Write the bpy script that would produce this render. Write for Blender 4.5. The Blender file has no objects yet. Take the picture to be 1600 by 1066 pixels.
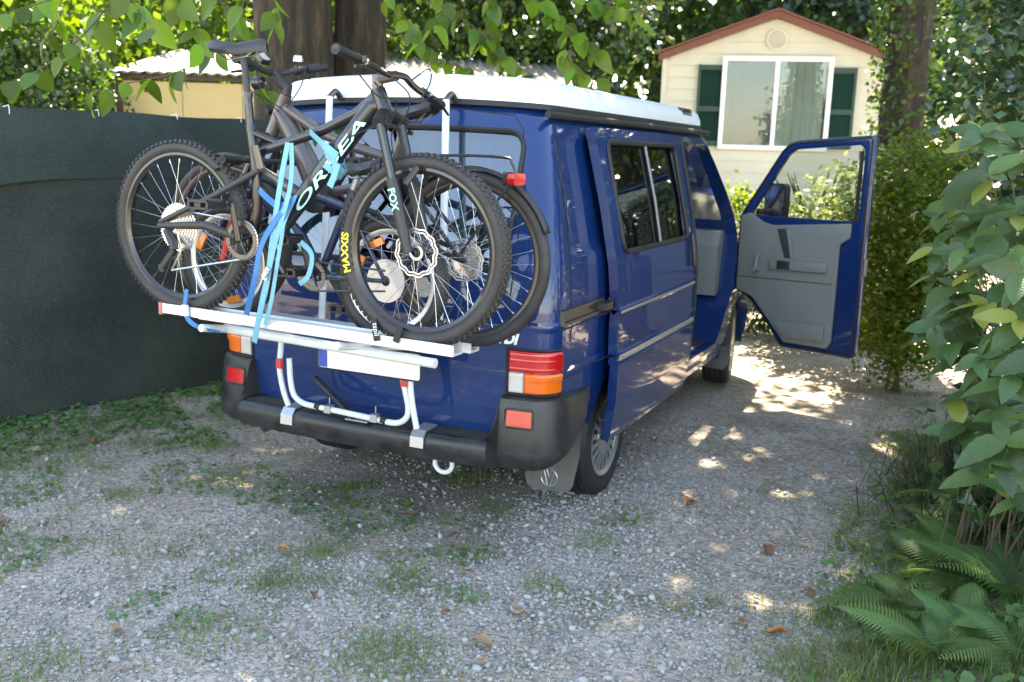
import bpy, bmesh, math, random
import numpy as np
from mathutils import Vector, Matrix
R_=math.radians
random.seed(7); rng=np.random.default_rng(7)
scene=bpy.context.scene
COL=scene.collection
# ------------------------------------------------------------------ camera
CAM=np.array([2.4723,-3.7277,1.7645]); CR=np.array([0.90377959,0.42699213,0.02932875])
CU=np.array([-0.10803401,0.16128662,0.9809767]); CF=np.array([-0.41413899,0.88975522,-0.19189723]); FPX=1515.35
cd=bpy.data.cameras.new('camera'); cam=bpy.data.objects.new('camera',cd); COL.objects.link(cam); scene.camera=cam
cd.sensor_width=36; cd.lens=36*FPX/1600; cd.clip_end=500; cd.clip_start=.05
m=Matrix.Identity(4)
for i in range(3):
    m[i][0]=CR[i]; m[i][1]=CU[i]; m[i][2]=-CF[i]; m[i][3]=CAM[i]
cam.matrix_world=m
cd.dof.use_dof=True; cd.dof.focus_distance=3.7; cd.dof.aperture_fstop=3.5
# ------------------------------------------------------------------ world, sun, exposure
SUN_EL=R_(52); SUN_AZ=R_(-16)      # azimuth from +Y towards +X
w=bpy.data.worlds.new('World'); scene.world=w; w.use_nodes=True
nt=w.node_tree; nt.nodes.clear()
sky=nt.nodes.new('ShaderNodeTexSky'); sky.sky_type='NISHITA'; sky.sun_disc=False
sky.sun_elevation=SUN_EL; sky.sun_rotation=SUN_AZ; sky.air_density=1.0; sky.dust_density=.8
bg=nt.nodes.new('ShaderNodeBackground'); bg.inputs[1].default_value=.13
wo=nt.nodes.new('ShaderNodeOutputWorld')
nt.links.new(sky.outputs[0],bg.inputs[0]); nt.links.new(bg.outputs[0],wo.inputs[0])
sl=bpy.data.lights.new('sun','SUN'); sl.energy=4.5; sl.angle=R_(.55); sl.color=(1,.94,.84)
sun=bpy.data.objects.new('sun',sl); COL.objects.link(sun)
sd=Vector((math.sin(SUN_AZ)*math.cos(SUN_EL),math.cos(SUN_AZ)*math.cos(SUN_EL),math.sin(SUN_EL)))
sun.rotation_euler=sd.to_track_quat('Z','Y').to_euler(); sun.location=(0,0,30)
vs=scene.view_settings; vs.view_transform='Standard'; vs.look='None'; vs.gamma=1; vs.exposure=3.15; vs.use_white_balance=True; vs.white_balance_temperature=7900; vs.white_balance_tint=10; vs.use_curve_mapping=False

# ------------------------------------------------------------------ pixel helpers
def ray(u,v): return CF+CR*(u-800)/FPX-CU*(v-533)/FPX
def on(u,v,ax,val):
    d=ray(u,v); return CAM+d*((val-CAM[ax])/d[ax])
def gp(u,v): return on(u,v,2,0.)
def py(u,v,y): return on(u,v,1,y)
def dp(u,v,t): return CAM+ray(u,v)*t
def V(a): return Vector((float(a[0]),float(a[1]),float(a[2])))

# ------------------------------------------------------------------ materials
MATS={}
def mat(name,col,rough=.5,metal=0,col2=None,nscale=8,nmix=.5,bump=0,bscale=40,coat=0,spec=.5,trans=0,objrand=None,rvar=0,emit=None,island=None,coat_rough=.05,contrast=None):
    m=bpy.data.materials.new(name); m.use_nodes=True; nt=m.node_tree; N=nt.nodes; L=nt.links
    b=N['Principled BSDF']; out=N['Material Output']
    b.inputs['Roughness'].default_value=rough; b.inputs['Metallic'].default_value=metal
    b.inputs['Specular IOR Level'].default_value=spec
    b.inputs['Coat Weight'].default_value=coat; b.inputs['Coat Roughness'].default_value=coat_rough
    b.inputs['Base Color'].default_value=(*col,1)
    tc=N.new('ShaderNodeTexCoord'); geo=None
    if col2 is None and nmix: 
        col2=tuple(c*.72 for c in col)
    if col2 is not None:
        no=N.new('ShaderNodeTexNoise'); no.inputs['Scale'].default_value=nscale; no.inputs['Detail'].default_value=6; no.inputs['Roughness'].default_value=.62
        L.new(tc.outputs['Object'],no.inputs['Vector'])
        rp=N.new('ShaderNodeMapRange'); lo,hi=contrast or (.35,.68)
        rp.inputs[1].default_value=lo; rp.inputs[2].default_value=hi; rp.inputs[3].default_value=0; rp.inputs[4].default_value=nmix
        L.new(no.outputs[0],rp.inputs[0])
        mx=N.new('ShaderNodeMix'); mx.data_type='RGBA'
        mx.inputs[6].default_value=(*col,1); mx.inputs[7].default_value=(*col2,1)
        L.new(rp.outputs[0],mx.inputs[0]); last=mx.outputs[2]
        if island:
            geo=N.new('ShaderNodeNewGeometry'); cr=N.new('ShaderNodeValToRGB')
            e=cr.color_ramp.elements; e[0].color=(*island[0],1); e[1].color=(*island[-1],1)
            for k,c in enumerate(island[1:-1]):
                q=e.new((k+1)/(len(island)-1)); q.color=(*c,1)
            L.new(geo.outputs['Random Per Island'],cr.inputs[0])
            m2=N.new('ShaderNodeMix'); m2.data_type='RGBA'; m2.blend_type='MULTIPLY'; m2.inputs[0].default_value=1
            L.new(last,m2.inputs[6]); L.new(cr.outputs[0],m2.inputs[7]); last=m2.outputs[2]
        if objrand:
            oi=N.new('ShaderNodeObjectInfo'); h2=N.new('ShaderNodeHueSaturation'); mr=N.new('ShaderNodeMapRange'); mr.inputs[3].default_value=objrand[0]; mr.inputs[4].default_value=objrand[1]
            L.new(oi.outputs['Random'],mr.inputs[0]); L.new(mr.outputs[0],h2.inputs['Value']); mh=N.new('ShaderNodeMapRange'); mh.inputs[3].default_value=.475; mh.inputs[4].default_value=.515
            mm_=N.new('ShaderNodeMath'); mm_.operation='FRACT'; m7=N.new('ShaderNodeMath'); m7.operation='MULTIPLY'; m7.inputs[1].default_value=7.31; L.new(oi.outputs['Random'],m7.inputs[0]); L.new(m7.outputs[0],mm_.inputs[0]); L.new(mm_.outputs[0],mh.inputs[0]); L.new(mh.outputs[0],h2.inputs['Hue']); L.new(last,h2.inputs['Color']); last=h2.outputs[0]
        L.new(last,b.inputs['Base Color'])
        if rvar:
            r2=N.new('ShaderNodeMapRange'); r2.inputs[3].default_value=max(0,rough-rvar); r2.inputs[4].default_value=min(1,rough+rvar)
            r2.inputs[1].default_value=.3; r2.inputs[2].default_value=.7
            L.new(no.outputs[0],r2.inputs[0]); L.new(r2.outputs[0],b.inputs['Roughness'])
    if bump:
        nb=N.new('ShaderNodeTexNoise'); nb.inputs['Scale'].default_value=bscale; nb.inputs['Detail'].default_value=5
        L.new(tc.outputs['Object'],nb.inputs['Vector'])
        bp=N.new('ShaderNodeBump'); bp.inputs['Strength'].default_value=bump; bp.inputs['Distance'].default_value=.01
        L.new(nb.outputs[0],bp.inputs['Height']); L.new(bp.outputs[0],b.inputs['Normal'])
    if trans:
        tr=N.new('ShaderNodeBsdfTranslucent')
        ms=N.new('ShaderNodeMixShader'); ms.inputs[0].default_value=trans
        hs=N.new('ShaderNodeHueSaturation'); hs.inputs['Value'].default_value=1.6; hs.inputs['Hue'].default_value=.485; hs.inputs['Saturation'].default_value=1.1
        if col2 is not None: L.new(last,hs.inputs['Color'])
        else: hs.inputs['Color'].default_value=(*col,1)
        L.new(hs.outputs[0],tr.inputs[0])
        L.new(b.outputs[0],ms.inputs[1]); L.new(tr.outputs[0],ms.inputs[2]); L.new(ms.outputs[0],out.inputs[0])
    MATS[name]=m
    return m
def glass(name,tint,refl=.06):
    m=bpy.data.materials.new(name); m.use_nodes=True; N=m.node_tree.nodes; L=m.node_tree.links
    N.remove(N['Principled BSDF']); out=N['Material Output']
    t=N.new('ShaderNodeBsdfTransparent'); t.inputs[0].default_value=(*tint,1)
    g=N.new('ShaderNodeBsdfGlossy'); g.inputs['Roughness'].default_value=.01
    fr=N.new('ShaderNodeFresnel'); fr.inputs[0].default_value=1.52
    ad=N.new('ShaderNodeMath'); ad.inputs[1].default_value=refl; L.new(fr.outputs[0],ad.inputs[0])
    ms=N.new('ShaderNodeMixShader'); L.new(ad.outputs[0],ms.inputs[0]); L.new(t.outputs[0],ms.inputs[1]); L.new(g.outputs[0],ms.inputs[2])
    L.new(ms.outputs[0],out.inputs[0]); MATS[name]=m; return m
mat('paint',(.0004,.0215,.110),.4,col2=(.012,.030,.088),nscale=2.2,nmix=.45,coat=1,coat_rough=.025,spec=.12)
mat('pop_white',(.74,.77,.78),.35,col2=(.62,.65,.64),nscale=2.5,nmix=.5,coat=.3)
mat('black_plastic',(.010,.0105,.0115),.42,col2=(.035,.035,.034),nscale=9,nmix=.8,bump=.12,bscale=220,rvar=.12)
mat('rubber',(.008,.008,.008),.6,col2=(.02,.0185,.017),nscale=14,nmix=.6,bump=.15,bscale=120)
mat('tyre',(.014,.0135,.0135),.68,col2=(.035,.031,.028),nscale=10,nmix=.7,bump=.2,bscale=160)
mat('bike_tyre',(.019,.018,.018),.6,col2=(.045,.04,.036),nscale=9,nmix=.7)
mat('bike_black',(.014,.014,.016),.28,nmix=.3,coat=.4)
mat('bike_matt',(.022,.021,.022),.45,nmix=.4)
mat('bike_brown',(.10,.083,.078),.36,metal=.35,nmix=.3,coat=.3)
mat('bike_navy',(.014,.024,.06),.3,nmix=.3,coat=.4)
mat('steel',(.62,.62,.62),.28,metal=1,nmix=.3,nscale=20)
mat('dark_steel',(.14,.135,.13),.4,metal=.9,nmix=.5,nscale=25)
mat('alloy',(.50,.51,.52),.36,metal=.85,nmix=.4,nscale=14)
mat('rack_white',(.66,.70,.70),.38,col2=(.50,.52,.50),nscale=12,nmix=.6)
mat('rail_alu',(.72,.73,.73),.35,metal=.45,col2=(.55,.55,.53),nscale=9,nmix=.5)
mat('strap_cyan',(.15,.40,.50),.6,col2=(.11,.31,.42),nscale=30,nmix=.6,bump=.2,bscale=300)
mat('strap_blue',(.025,.15,.40),.6,col2=(.035,.19,.43),nscale=30,nmix=.6,bump=.2,bscale=300)
mat('strap_black',(.015,.015,.017),.7,nmix=.4)
mat('red_plastic',(.55,.045,.04),.35,nmix=.3)
mat('faded_red',(.52,.17,.14),.5,nmix=.4)
mat('lens_red',(.50,.008,.012),.12,nmix=.25,nscale=20,coat=1)
mat('lens_orange',(.75,.13,.01),.14,nmix=.25,nscale=20,coat=1)
mat('lens_clear',(.52,.50,.47),.15,nmix=.3,nscale=20,coat=1)
mat('reflector_orange',(.8,.23,.02),.2,nmix=.3,coat=1)
mat('white_print',(.78,.79,.78),.5,nmix=.15)
mat('turquoise_print',(.40,.80,.74),.45,nmix=.1)
mat('yellow_print',(.78,.68,.05),.5,nmix=.1)
mat('plate_white',(.75,.76,.75),.35,nmix=.2); mat('plate_blue',(.02,.06,.4),.4,nmix=.1)
mat('grey_trim',(.185,.195,.18),.55,col2=(.155,.165,.152),nscale=6,nmix=.5,bump=.08,bscale=300)
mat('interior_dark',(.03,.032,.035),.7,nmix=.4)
mat('curtain_blue',(.30,.50,.62),.8,col2=(.22,.40,.52),nscale=5,nmix=.5)
mat('flap_grey',(.075,.073,.07),.65,col2=(.12,.115,.107),nscale=9,nmix=.8,bump=.2,bscale=90)
glass('glass_dark',(.20,.24,.24),.05); glass('glass_clear',(.80,.84,.84),.02); glass('glass_tail',(.30,.38,.42),.15)
glass('glass_house',(.8,.84,.84),.0)
mirror=mat('mirror',(.8,.8,.8),.03,metal=1,nmix=0)
mat('net_green',(.015,.023,.019),.8,col2=(.046,.052,.042),nscale=2.2,nmix=.9,bump=.5,bscale=160)
mat('net_fold',(.016,.032,.028),.8,col2=(.036,.052,.046),nscale=2.5,nmix=.9,bump=.5,bscale=160)
mat('siding',(.62,.58,.48),.55,col2=(.50,.46,.37),nscale=2.5,nmix=.5,bump=.05,bscale=30)
mat('fascia',(.17,.052,.034),.55,nmix=.4)
mat('shutter_green',(.006,.04,.028),.5,nmix=.4)
mat('frame_white',(.76,.78,.78),.4,nmix=.2)
mat('curtain_grey',(.22,.25,.245),.85,col2=(.26,.29,.28),nscale=3,nmix=.5)
mat('curtain_pale',(.58,.62,.56),.85,col2=(.48,.5,.42),nscale=3,nmix=.5)
mat('roof_tin',(.15,.15,.14),.55,metal=.1,col2=(.10,.085,.07),nscale=3,nmix=.8)
mat('tan_wall',(.50,.38,.17),.6,col2=(.42,.31,.13),nscale=1.5,nmix=.6)
mat('wood_dark',(.07,.045,.03),.7,nmix=.6)
mat('bark',(.055,.038,.026),.85,col2=(.115,.075,.045),nscale=5,nmix=.9,bump=1.0,bscale=14)
mat('twig',(.09,.065,.04),.8,nmix=.6)
LEAF_ISL=[(.65,.75,.6),(1,1,1),(1.25,1.15,.8),(.8,.9,.9)]
mat('leaf_bright',(.05,.11,.016),.42,col2=(.12,.19,.03),nscale=3,nmix=.7,trans=.5,island=LEAF_ISL)
mat('leaf_hang',(.10,.19,.025),.36,col2=(.075,.155,.025),nscale=6,nmix=.7,trans=.62,objrand=(.55,1.5))  # brighter, more translucent colour stands in for sun on the hanging leaves
mat('leaf_mid',(.04,.085,.018),.4,col2=(.06,.10,.02),nscale=2,nmix=.7,trans=.35,island=LEAF_ISL)
mat('leaf_dark',(.022,.055,.018),.28,col2=(.035,.07,.02),nscale=2,nmix=.7,trans=.2,island=LEAF_ISL)
mat('leaf_blue',(.05,.10,.085),.5,nmix=.5,trans=.3,island=LEAF_ISL)
mat('leaf_gold',(.12,.18,.03),.5,nmix=.5,trans=.4,island=LEAF_ISL)
mat('leaf_camellia',(.022,.052,.020),.2,col2=(.036,.075,.028),nscale=4,nmix=.7,trans=.15,island=LEAF_ISL)
mat('leaf_hydrangea',(.052,.105,.028),.32,col2=(.036,.078,.024),nscale=14,nmix=.8,trans=.28,objrand=(.6,1.45))
def veins(name,k=.022,amt=.28):
    m=MATS[name]; N=m.node_tree.nodes; L=m.node_tree.links; b=N['Principled BSDF']; tc=N.new('ShaderNodeTexCoord'); sp_=N.new('ShaderNodeSeparateXYZ'); L.new(tc.outputs['Object'],sp_.inputs[0])
    ab=N.new('ShaderNodeMath'); ab.operation='ABSOLUTE'; L.new(sp_.outputs[0],ab.inputs[0]); mu=N.new('ShaderNodeMath'); mu.operation='MULTIPLY'; mu.inputs[1].default_value=.8; L.new(ab.outputs[0],mu.inputs[0]); sb=N.new('ShaderNodeMath'); sb.operation='SUBTRACT'; L.new(sp_.outputs[1],sb.inputs[0]); L.new(mu.outputs[0],sb.inputs[1])
    ml=N.new('ShaderNodeMath'); ml.operation='MULTIPLY'; ml.inputs[1].default_value=2*math.pi/k; L.new(sb.outputs[0],ml.inputs[0]); sn=N.new('ShaderNodeMath'); sn.operation='SINE'; L.new(ml.outputs[0],sn.inputs[0]); ab2=N.new('ShaderNodeMath'); ab2.operation='ABSOLUTE'; L.new(sn.outputs[0],ab2.inputs[0])
    bp=N.new('ShaderNodeBump'); bp.inputs['Strength'].default_value=amt; bp.inputs['Distance'].default_value=.004; L.new(ab2.outputs[0],bp.inputs['Height']); L.new(bp.outputs[0],b.inputs['Normal'])
veins('leaf_hydrangea')
mat('leaf_yellow',(.24,.27,.05),.42,col2=(.15,.2,.05),nscale=12,nmix=.8,trans=.4)
mat('leaf_variegated',(.42,.46,.25),.5,col2=(.10,.16,.05),nscale=9,nmix=1,trans=.3,island=LEAF_ISL)
mat('fern_green',(.12,.21,.06),.5,col2=(.085,.16,.05),nscale=6,nmix=.7,trans=.4,objrand=(.7,1.35))
mat('grass',(.12,.19,.05),.5,col2=(.19,.22,.075),nscale=1.5,nmix=.7,trans=.35,island=LEAF_ISL)
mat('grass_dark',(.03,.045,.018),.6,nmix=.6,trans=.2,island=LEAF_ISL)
mat('clover',(.08,.165,.055),.45,col2=(.11,.19,.065),nscale=3,nmix=.7,trans=.3,island=LEAF_ISL)
mat('dead_leaf',(.26,.11,.05),.6,col2=(.16,.06,.035),nscale=25,nmix=.8,trans=.15)
mat('dead_leaf_pale',(.42,.26,.15),.6,col2=(.30,.17,.09),nscale=25,nmix=.8,trans=.15)
mat('dead_leaf_orange',(.50,.24,.06),.55,col2=(.35,.13,.04),nscale=25,nmix=.8,trans=.15)
mat('stone',(.45,.425,.39),.8,col2=(.37,.35,.325),nscale=30,nmix=.6,island=[(.48,.47,.46),(.80,.80,.80),(.95,.91,.85),(.66,.67,.70),(1.08,1.07,1.04)])
# ground: brown-grey soil, grit and moss
g=mat('soil',(.36,.305,.25),.9,col2=(.235,.185,.14),nscale=2.2,nmix=.9,bump=.9,bscale=60)
N=g.node_tree.nodes; L=g.node_tree.links; b=N['Principled BSDF']
src=b.inputs['Base Color'].links[0].from_socket
tc=N.new('ShaderNodeTexCoord'); vo=N.new('ShaderNodeTexVoronoi'); vo.inputs['Scale'].default_value=70; L.new(tc.outputs['Object'],vo.inputs['Vector'])
mx=N.new('ShaderNodeMix'); mx.data_type='RGBA'; mx.blend_type='OVERLAY'; mx.inputs[0].default_value=.45
sep=N.new('ShaderNodeSeparateColor'); L.new(vo.outputs['Color'],sep.inputs[0]); cmb=N.new('ShaderNodeCombineColor')
for k in range(3): L.new(sep.outputs[0],cmb.inputs[k])
L.new(src,mx.inputs[6]); L.new(cmb.outputs[0],mx.inputs[7]); L.new(mx.outputs[2],b.inputs['Base Color'])

nz=N.new('ShaderNodeTexNoise'); nz.inputs['Scale'].default_value=1.1; nz.inputs['Detail'].default_value=9; nz.inputs['Roughness'].default_value=.7; L.new(tc.outputs['Object'],nz.inputs['Vector'])
mr=N.new('ShaderNodeMapRange'); mr.inputs[1].default_value=.52; mr.inputs[2].default_value=.70; mr.inputs[4].default_value=.55; L.new(nz.outputs[0],mr.inputs[0])
m3=N.new('ShaderNodeMix'); m3.data_type='RGBA'; m3.inputs[7].default_value=(.085,.11,.04,1); L.new(mr.outputs[0],m3.inputs[0]); L.new(mx.outputs[2],m3.inputs[6]); L.new(m3.outputs[2],b.inputs['Base Color'])
# woven shade net: horizontal threads and pale flecks, painted for light through the holes
for nm in('net_green','net_fold'):
    N=MATS[nm].node_tree.nodes; L=MATS[nm].node_tree.links; b=N['Principled BSDF']; tc=N.new('ShaderNodeTexCoord')
    wv=N.new('ShaderNodeTexWave'); wv.wave_type='BANDS'; wv.bands_direction='Z'; wv.inputs['Scale'].default_value=34; wv.inputs['Distortion'].default_value=1.2; wv.inputs['Detail Scale'].default_value=6; L.new(tc.outputs['Object'],wv.inputs['Vector'])
    bp=N.new('ShaderNodeBump'); bp.inputs['Strength'].default_value=.6; bp.inputs['Distance'].default_value=.006; L.new(wv.outputs['Fac'],bp.inputs['Height']); L.new(bp.outputs[0],b.inputs['Normal'])
    mp=N.new('ShaderNodeMapping'); mp.inputs['Scale'].default_value=(1,1,2.2); L.new(tc.outputs['Object'],mp.inputs[0]); nf=N.new('ShaderNodeTexNoise'); nf.inputs['Scale'].default_value=75; nf.inputs['Detail'].default_value=3; L.new(mp.outputs[0],nf.inputs['Vector'])
    mr=N.new('ShaderNodeMapRange'); mr.inputs[1].default_value=.55; mr.inputs[2].default_value=.78; mr.inputs[4].default_value=.75; L.new(nf.outputs[0],mr.inputs[0])
    src=b.inputs['Base Color'].links[0].from_socket; mx=N.new('ShaderNodeMix'); mx.data_type='RGBA'; mx.inputs[7].default_value=(.10,.115,.09,1); L.new(mr.outputs[0],mx.inputs[0]); L.new(src,mx.inputs[6]); L.new(mx.outputs[2],b.inputs['Base Color'])
# furrowed bark: noise stretched along the trunk
N=MATS['bark'].node_tree.nodes; L=MATS['bark'].node_tree.links; b=N['Principled BSDF']; tc=N.new('ShaderNodeTexCoord'); mp=N.new('ShaderNodeMapping'); mp.inputs['Scale'].default_value=(1,1,.16); L.new(tc.outputs['Object'],mp.inputs[0])
nf=N.new('ShaderNodeTexNoise'); nf.inputs['Scale'].default_value=16; nf.inputs['Detail'].default_value=8; nf.inputs['Roughness'].default_value=.65; L.new(mp.outputs[0],nf.inputs['Vector']); bp=N.new('ShaderNodeBump'); bp.inputs['Strength'].default_value=1; bp.inputs['Distance'].default_value=.06; L.new(nf.outputs[0],bp.inputs['Height']); L.new(bp.outputs[0],b.inputs['Normal'])
cr=N.new('ShaderNodeValToRGB'); cr.color_ramp.elements[0].position=.36; cr.color_ramp.elements[0].color=(.016,.012,.009,1); cr.color_ramp.elements[1].position=.68; cr.color_ramp.elements[1].color=(.085,.055,.030,1); q=cr.color_ramp.elements.new(.5); q.color=(.032,.024,.014,1); L.new(nf.outputs[0],cr.inputs[0]); L.new(cr.outputs[0],b.inputs['Base Color'])

# ------------------------------------------------------------------ object helpers
def link(name,me,material=None,parent=None,smooth=True,sharp=35):
    if material is not None and not me.materials:
        for mm in (material if isinstance(material,(list,tuple)) else [material]): me.materials.append(MATS[mm] if isinstance(mm,str) else mm)
    if smooth and len(me.polygons):
        me.polygons.foreach_set('use_smooth',[True]*len(me.polygons))
        if sharp: me.set_sharp_from_angle(angle=R_(sharp))
    o=bpy.data.objects.new(name,me); COL.objects.link(o); o.parent=parent; return o
def tag(o,label=None,cat=None,group=None,kind=None):
    if label: o['label']=label
    if cat: o['category']=cat
    if group: o['group']=group
    if kind: o['kind']=kind
    return o
def empty(name,loc=(0,0,0),rz=0,parent=None,**k):
    o=bpy.data.objects.new(name,None); COL.objects.link(o); o.location=loc; o.rotation_euler=(0,0,rz); o.parent=parent; o.empty_display_size=.1
    return tag(o,**k)
class MB:
    def __init__(s): s.v=[]; s.f=[]; s.mi=[]; s.cm=0
    def add(s,vs,fs):
        n=len(s.v); s.v+= [tuple(float(c) for c in p) for p in vs]
        for f in fs: s.f.append(tuple(i+n for i in f)); s.mi.append(s.cm)
        return s
    def box(s,c,d,rot=None):
        hx,hy,hz=[q/2 for q in d]; P=[Vector((x,y,z)) for x in(-hx,hx) for y in(-hy,hy) for z in(-hz,hz)]
        if rot is not None: P=[rot@p for p in P]
        P=[p+Vector(c) for p in P]
        return s.add(P,[(0,1,3,2),(4,6,7,5),(0,4,5,1),(2,3,7,6),(0,2,6,4),(1,5,7,3)])
    def tube(s,pts,r,n=8,cap=True):
        pts=[V(p) for p in pts]; k=len(pts); rr=r if isinstance(r,list) else [r]*k
        up=None; rings=[]
        for i,p in enumerate(pts):
            t=(pts[min(i+1,k-1)]-pts[max(i-1,0)]).normalized()
            if up is None: up=Vector((0,0,1)) if abs(t.z)<.9 else Vector((1,0,0))
            a=t.cross(up); 
            if a.length<1e-5: a=t.orthogonal()
            a.normalize(); bb=a.cross(t).normalized(); up=bb
            q=rr[i]; qa,qb=q if isinstance(q,(tuple,list)) else (q,q)
            rings.append([p+a*(qa*math.cos(2*math.pi*j/n))+bb*(qb*math.sin(2*math.pi*j/n)) for j in range(n)])
        vs=[x for rg in rings for x in rg]; fs=[]
        for i in range(k-1):
            for j in range(n): fs.append((i*n+j,i*n+(j+1)%n,(i+1)*n+(j+1)%n,(i+1)*n+j))
        if cap: fs.append(tuple(range(n))[::-1]); fs.append(tuple((k-1)*n+j for j in range(n)))
        return s.add(vs,fs)
    def lathe(s,prof,c,axis=(0,1,0),n=48,closed=False):
        # prof: (radius, offset along axis)
        ax=Vector(axis).normalized(); a=ax.orthogonal().normalized(); bb=ax.cross(a); c=Vector([float(q) for q in c]); k=len(prof)
        vs=[c+ax*o+(a*math.cos(2*math.pi*j/n)+bb*math.sin(2*math.pi*j/n))*r for r,o in prof for j in range(n)]
        fs=[(i*n+j,i*n+(j+1)%n,((i+1)%k)*n+(j+1)%n,((i+1)%k)*n+j) for i in range(k if closed else k-1) for j in range(n)]
        return s.add(vs,fs)
    def prism(s,poly,o,ux,uy,depth):
        # polygon in plane (ux,uy) at origin o extruded by vector depth
        o=Vector(o);ux=Vector(ux);uy=Vector(uy);d=Vector(depth);n=len(poly)
        vs=[o+ux*a+uy*b for a,b in poly]+[o+ux*a+uy*b+d for a,b in poly]
        return s.add(vs,[tuple(range(n)),tuple(range(2*n-1,n-1,-1))]+[(i,i+n,(i+1)%n+n,(i+1)%n) for i in range(n)])
    def ribbon(s,pts,wid,wdir,th=.0025):
        pts=[V(p) for p in pts]; k=len(pts); wd=Vector(wdir).normalized(); vs=[]
        for i,p in enumerate(pts):
            t=(pts[min(i+1,k-1)]-pts[max(i-1,0)]).normalized(); ww=(wd-t*wd.dot(t)).normalized(); nn=t.cross(ww)
            for a,b in((-1,-1),(1,-1),(1,1),(-1,1)): vs.append(p+ww*(a*wid/2)+nn*(b*th/2))
        fs=[(i*4+j,i*4+(j+1)%4,i*4+4+(j+1)%4,i*4+4+j) for i in range(k-1) for j in range(4)]+[(3,2,1,0),tuple((k-1)*4+j for j in range(4))]
        return s.add(vs,fs)
    def mesh(s,name='m'):
        me=bpy.data.meshes.new(name); me.from_pydata(s.v,[],s.f)
        if any(s.mi): me.polygons.foreach_set('material_index',s.mi)
        bm=bmesh.new(); bm.from_mesh(me); bmesh.ops.recalc_face_normals(bm,faces=bm.faces); bm.to_mesh(me); bm.free()
        return me
    def build(s,name,material,parent=None,smooth=True,sharp=35): return link(name,s.mesh(name),material,parent,smooth,sharp)
def smooth_path(pts,k=6):
    P=[np.array(p,float) for p in pts]; P=[2*P[0]-P[1]]+P+[2*P[-1]-P[-2]]; out=[]
    for i in range(1,len(P)-2):
        for j in range(k):
            t=j/k; a,b,c,d=P[i-1:i+3]
            out.append(.5*((2*b)+(-a+c)*t+(2*a-5*b+4*c-d)*t*t+(-a+3*b-3*c+d)*t**3))
    out.append(P[-2]); return out
def apply_mods(o):
    dg=bpy.context.evaluated_depsgraph_get(); dg.update(); me=bpy.data.meshes.new_from_object(o.evaluated_get(dg)); o.modifiers.clear(); o.data=me; return o
def cut(o,cutter_mb):
    c=bpy.data.objects.new('cutter',cutter_mb.mesh()); COL.objects.link(c); c.parent=o.parent
    md=o.modifiers.new('b','BOOLEAN'); md.operation='DIFFERENCE'; md.solver='EXACT'; md.object=c
    apply_mods(o); bpy.data.objects.remove(c); return o
def bulk(name,vs,fs,material,parent=None,smooth=False):
    me=bpy.data.meshes.new(name); vs=np.asarray(vs,np.float32); fs=np.asarray(fs,np.int32); n,k=fs.shape
    me.vertices.add(len(vs)); me.vertices.foreach_set('co',vs.ravel())
    me.loops.add(n*k); me.loops.foreach_set('vertex_index',fs.ravel()); me.polygons.add(n)
    me.polygons.foreach_set('loop_start',np.arange(0,n*k,k,dtype=np.int32)); me.polygons.foreach_set('loop_total',np.full(n,k,np.int32))
    me.update(calc_edges=True); me.validate()
    o=link(name,me,material,parent,smooth=smooth,sharp=None); return o
def text_mesh(txt,size,ext=.0008,shear=0,bold=0):
    c=bpy.data.curves.new('t','FONT'); c.body=txt; c.size=size; c.extrude=ext; c.shear=shear; c.align_x='CENTER'; c.align_y='CENTER'; c.offset=bold; c.resolution_u=3
    o=bpy.data.objects.new('t',c); COL.objects.link(o); dg=bpy.context.evaluated_depsgraph_get(); me=bpy.data.meshes.new_from_object(o.evaluated_get(dg)); bpy.data.objects.remove(o); return me
def rand_rot(n,tilt=None):
    # random orthonormal frames (n,3,3): columns = leaf side, leaf length, normal
    a=rng.normal(size=(n,3)); a/=np.linalg.norm(a,axis=1)[:,None]
    b=rng.normal(size=(n,3)); 
    if tilt is not None: a=a*tilt[1]+np.array(tilt[0]); a/=np.linalg.norm(a,axis=1)[:,None]
    b-=a*(a*b).sum(1)[:,None]; b/=np.linalg.norm(b,axis=1)[:,None]
    return np.stack([np.cross(b,a),b,a],2)
LEAF_V=np.array([(0,0,0),(-.32,.42,.07),(0,.5,0),(.32,.42,.07),(0,1,-.08)],float); LEAF_F=np.array([(0,2,1),(0,3,2),(1,2,4),(2,3,4)])
LEAF2_V=np.array([(0,0,0),(-.33,.5,.06),(0,1,-.05),(.33,.5,.06)],float); LEAF2_F=np.array([(0,3,1),(1,3,2)])
def scatter(pos,size,frames,LV=LEAF_V,LF=LEAF_F):
    n=len(pos); v=np.einsum('nij,kj->nki',frames,LV)*np.asarray(size)[:,None,None]+pos[:,None,:]
    f=LF[None]+(np.arange(n)*len(LV))[:,None,None]
    return v.reshape(-1,3),f.reshape(-1,LF.shape[1])
def crown_points(c,rad,n,nclump,clump_r,shell=.55):
    k=rng.normal(size=(nclump,3)); k/=np.linalg.norm(k,axis=1)[:,None]; k*=(shell+(1-shell)*rng.random((nclump,1)))
    k=k*np.array(rad)+np.array(c); i=rng.integers(0,nclump,n)
    sz=clump_r*(.5+rng.random(nclump))[i][:,None]
    return k[i]+rng.normal(size=(n,3))*sz*np.array([.55,.55,.42]), k
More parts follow.
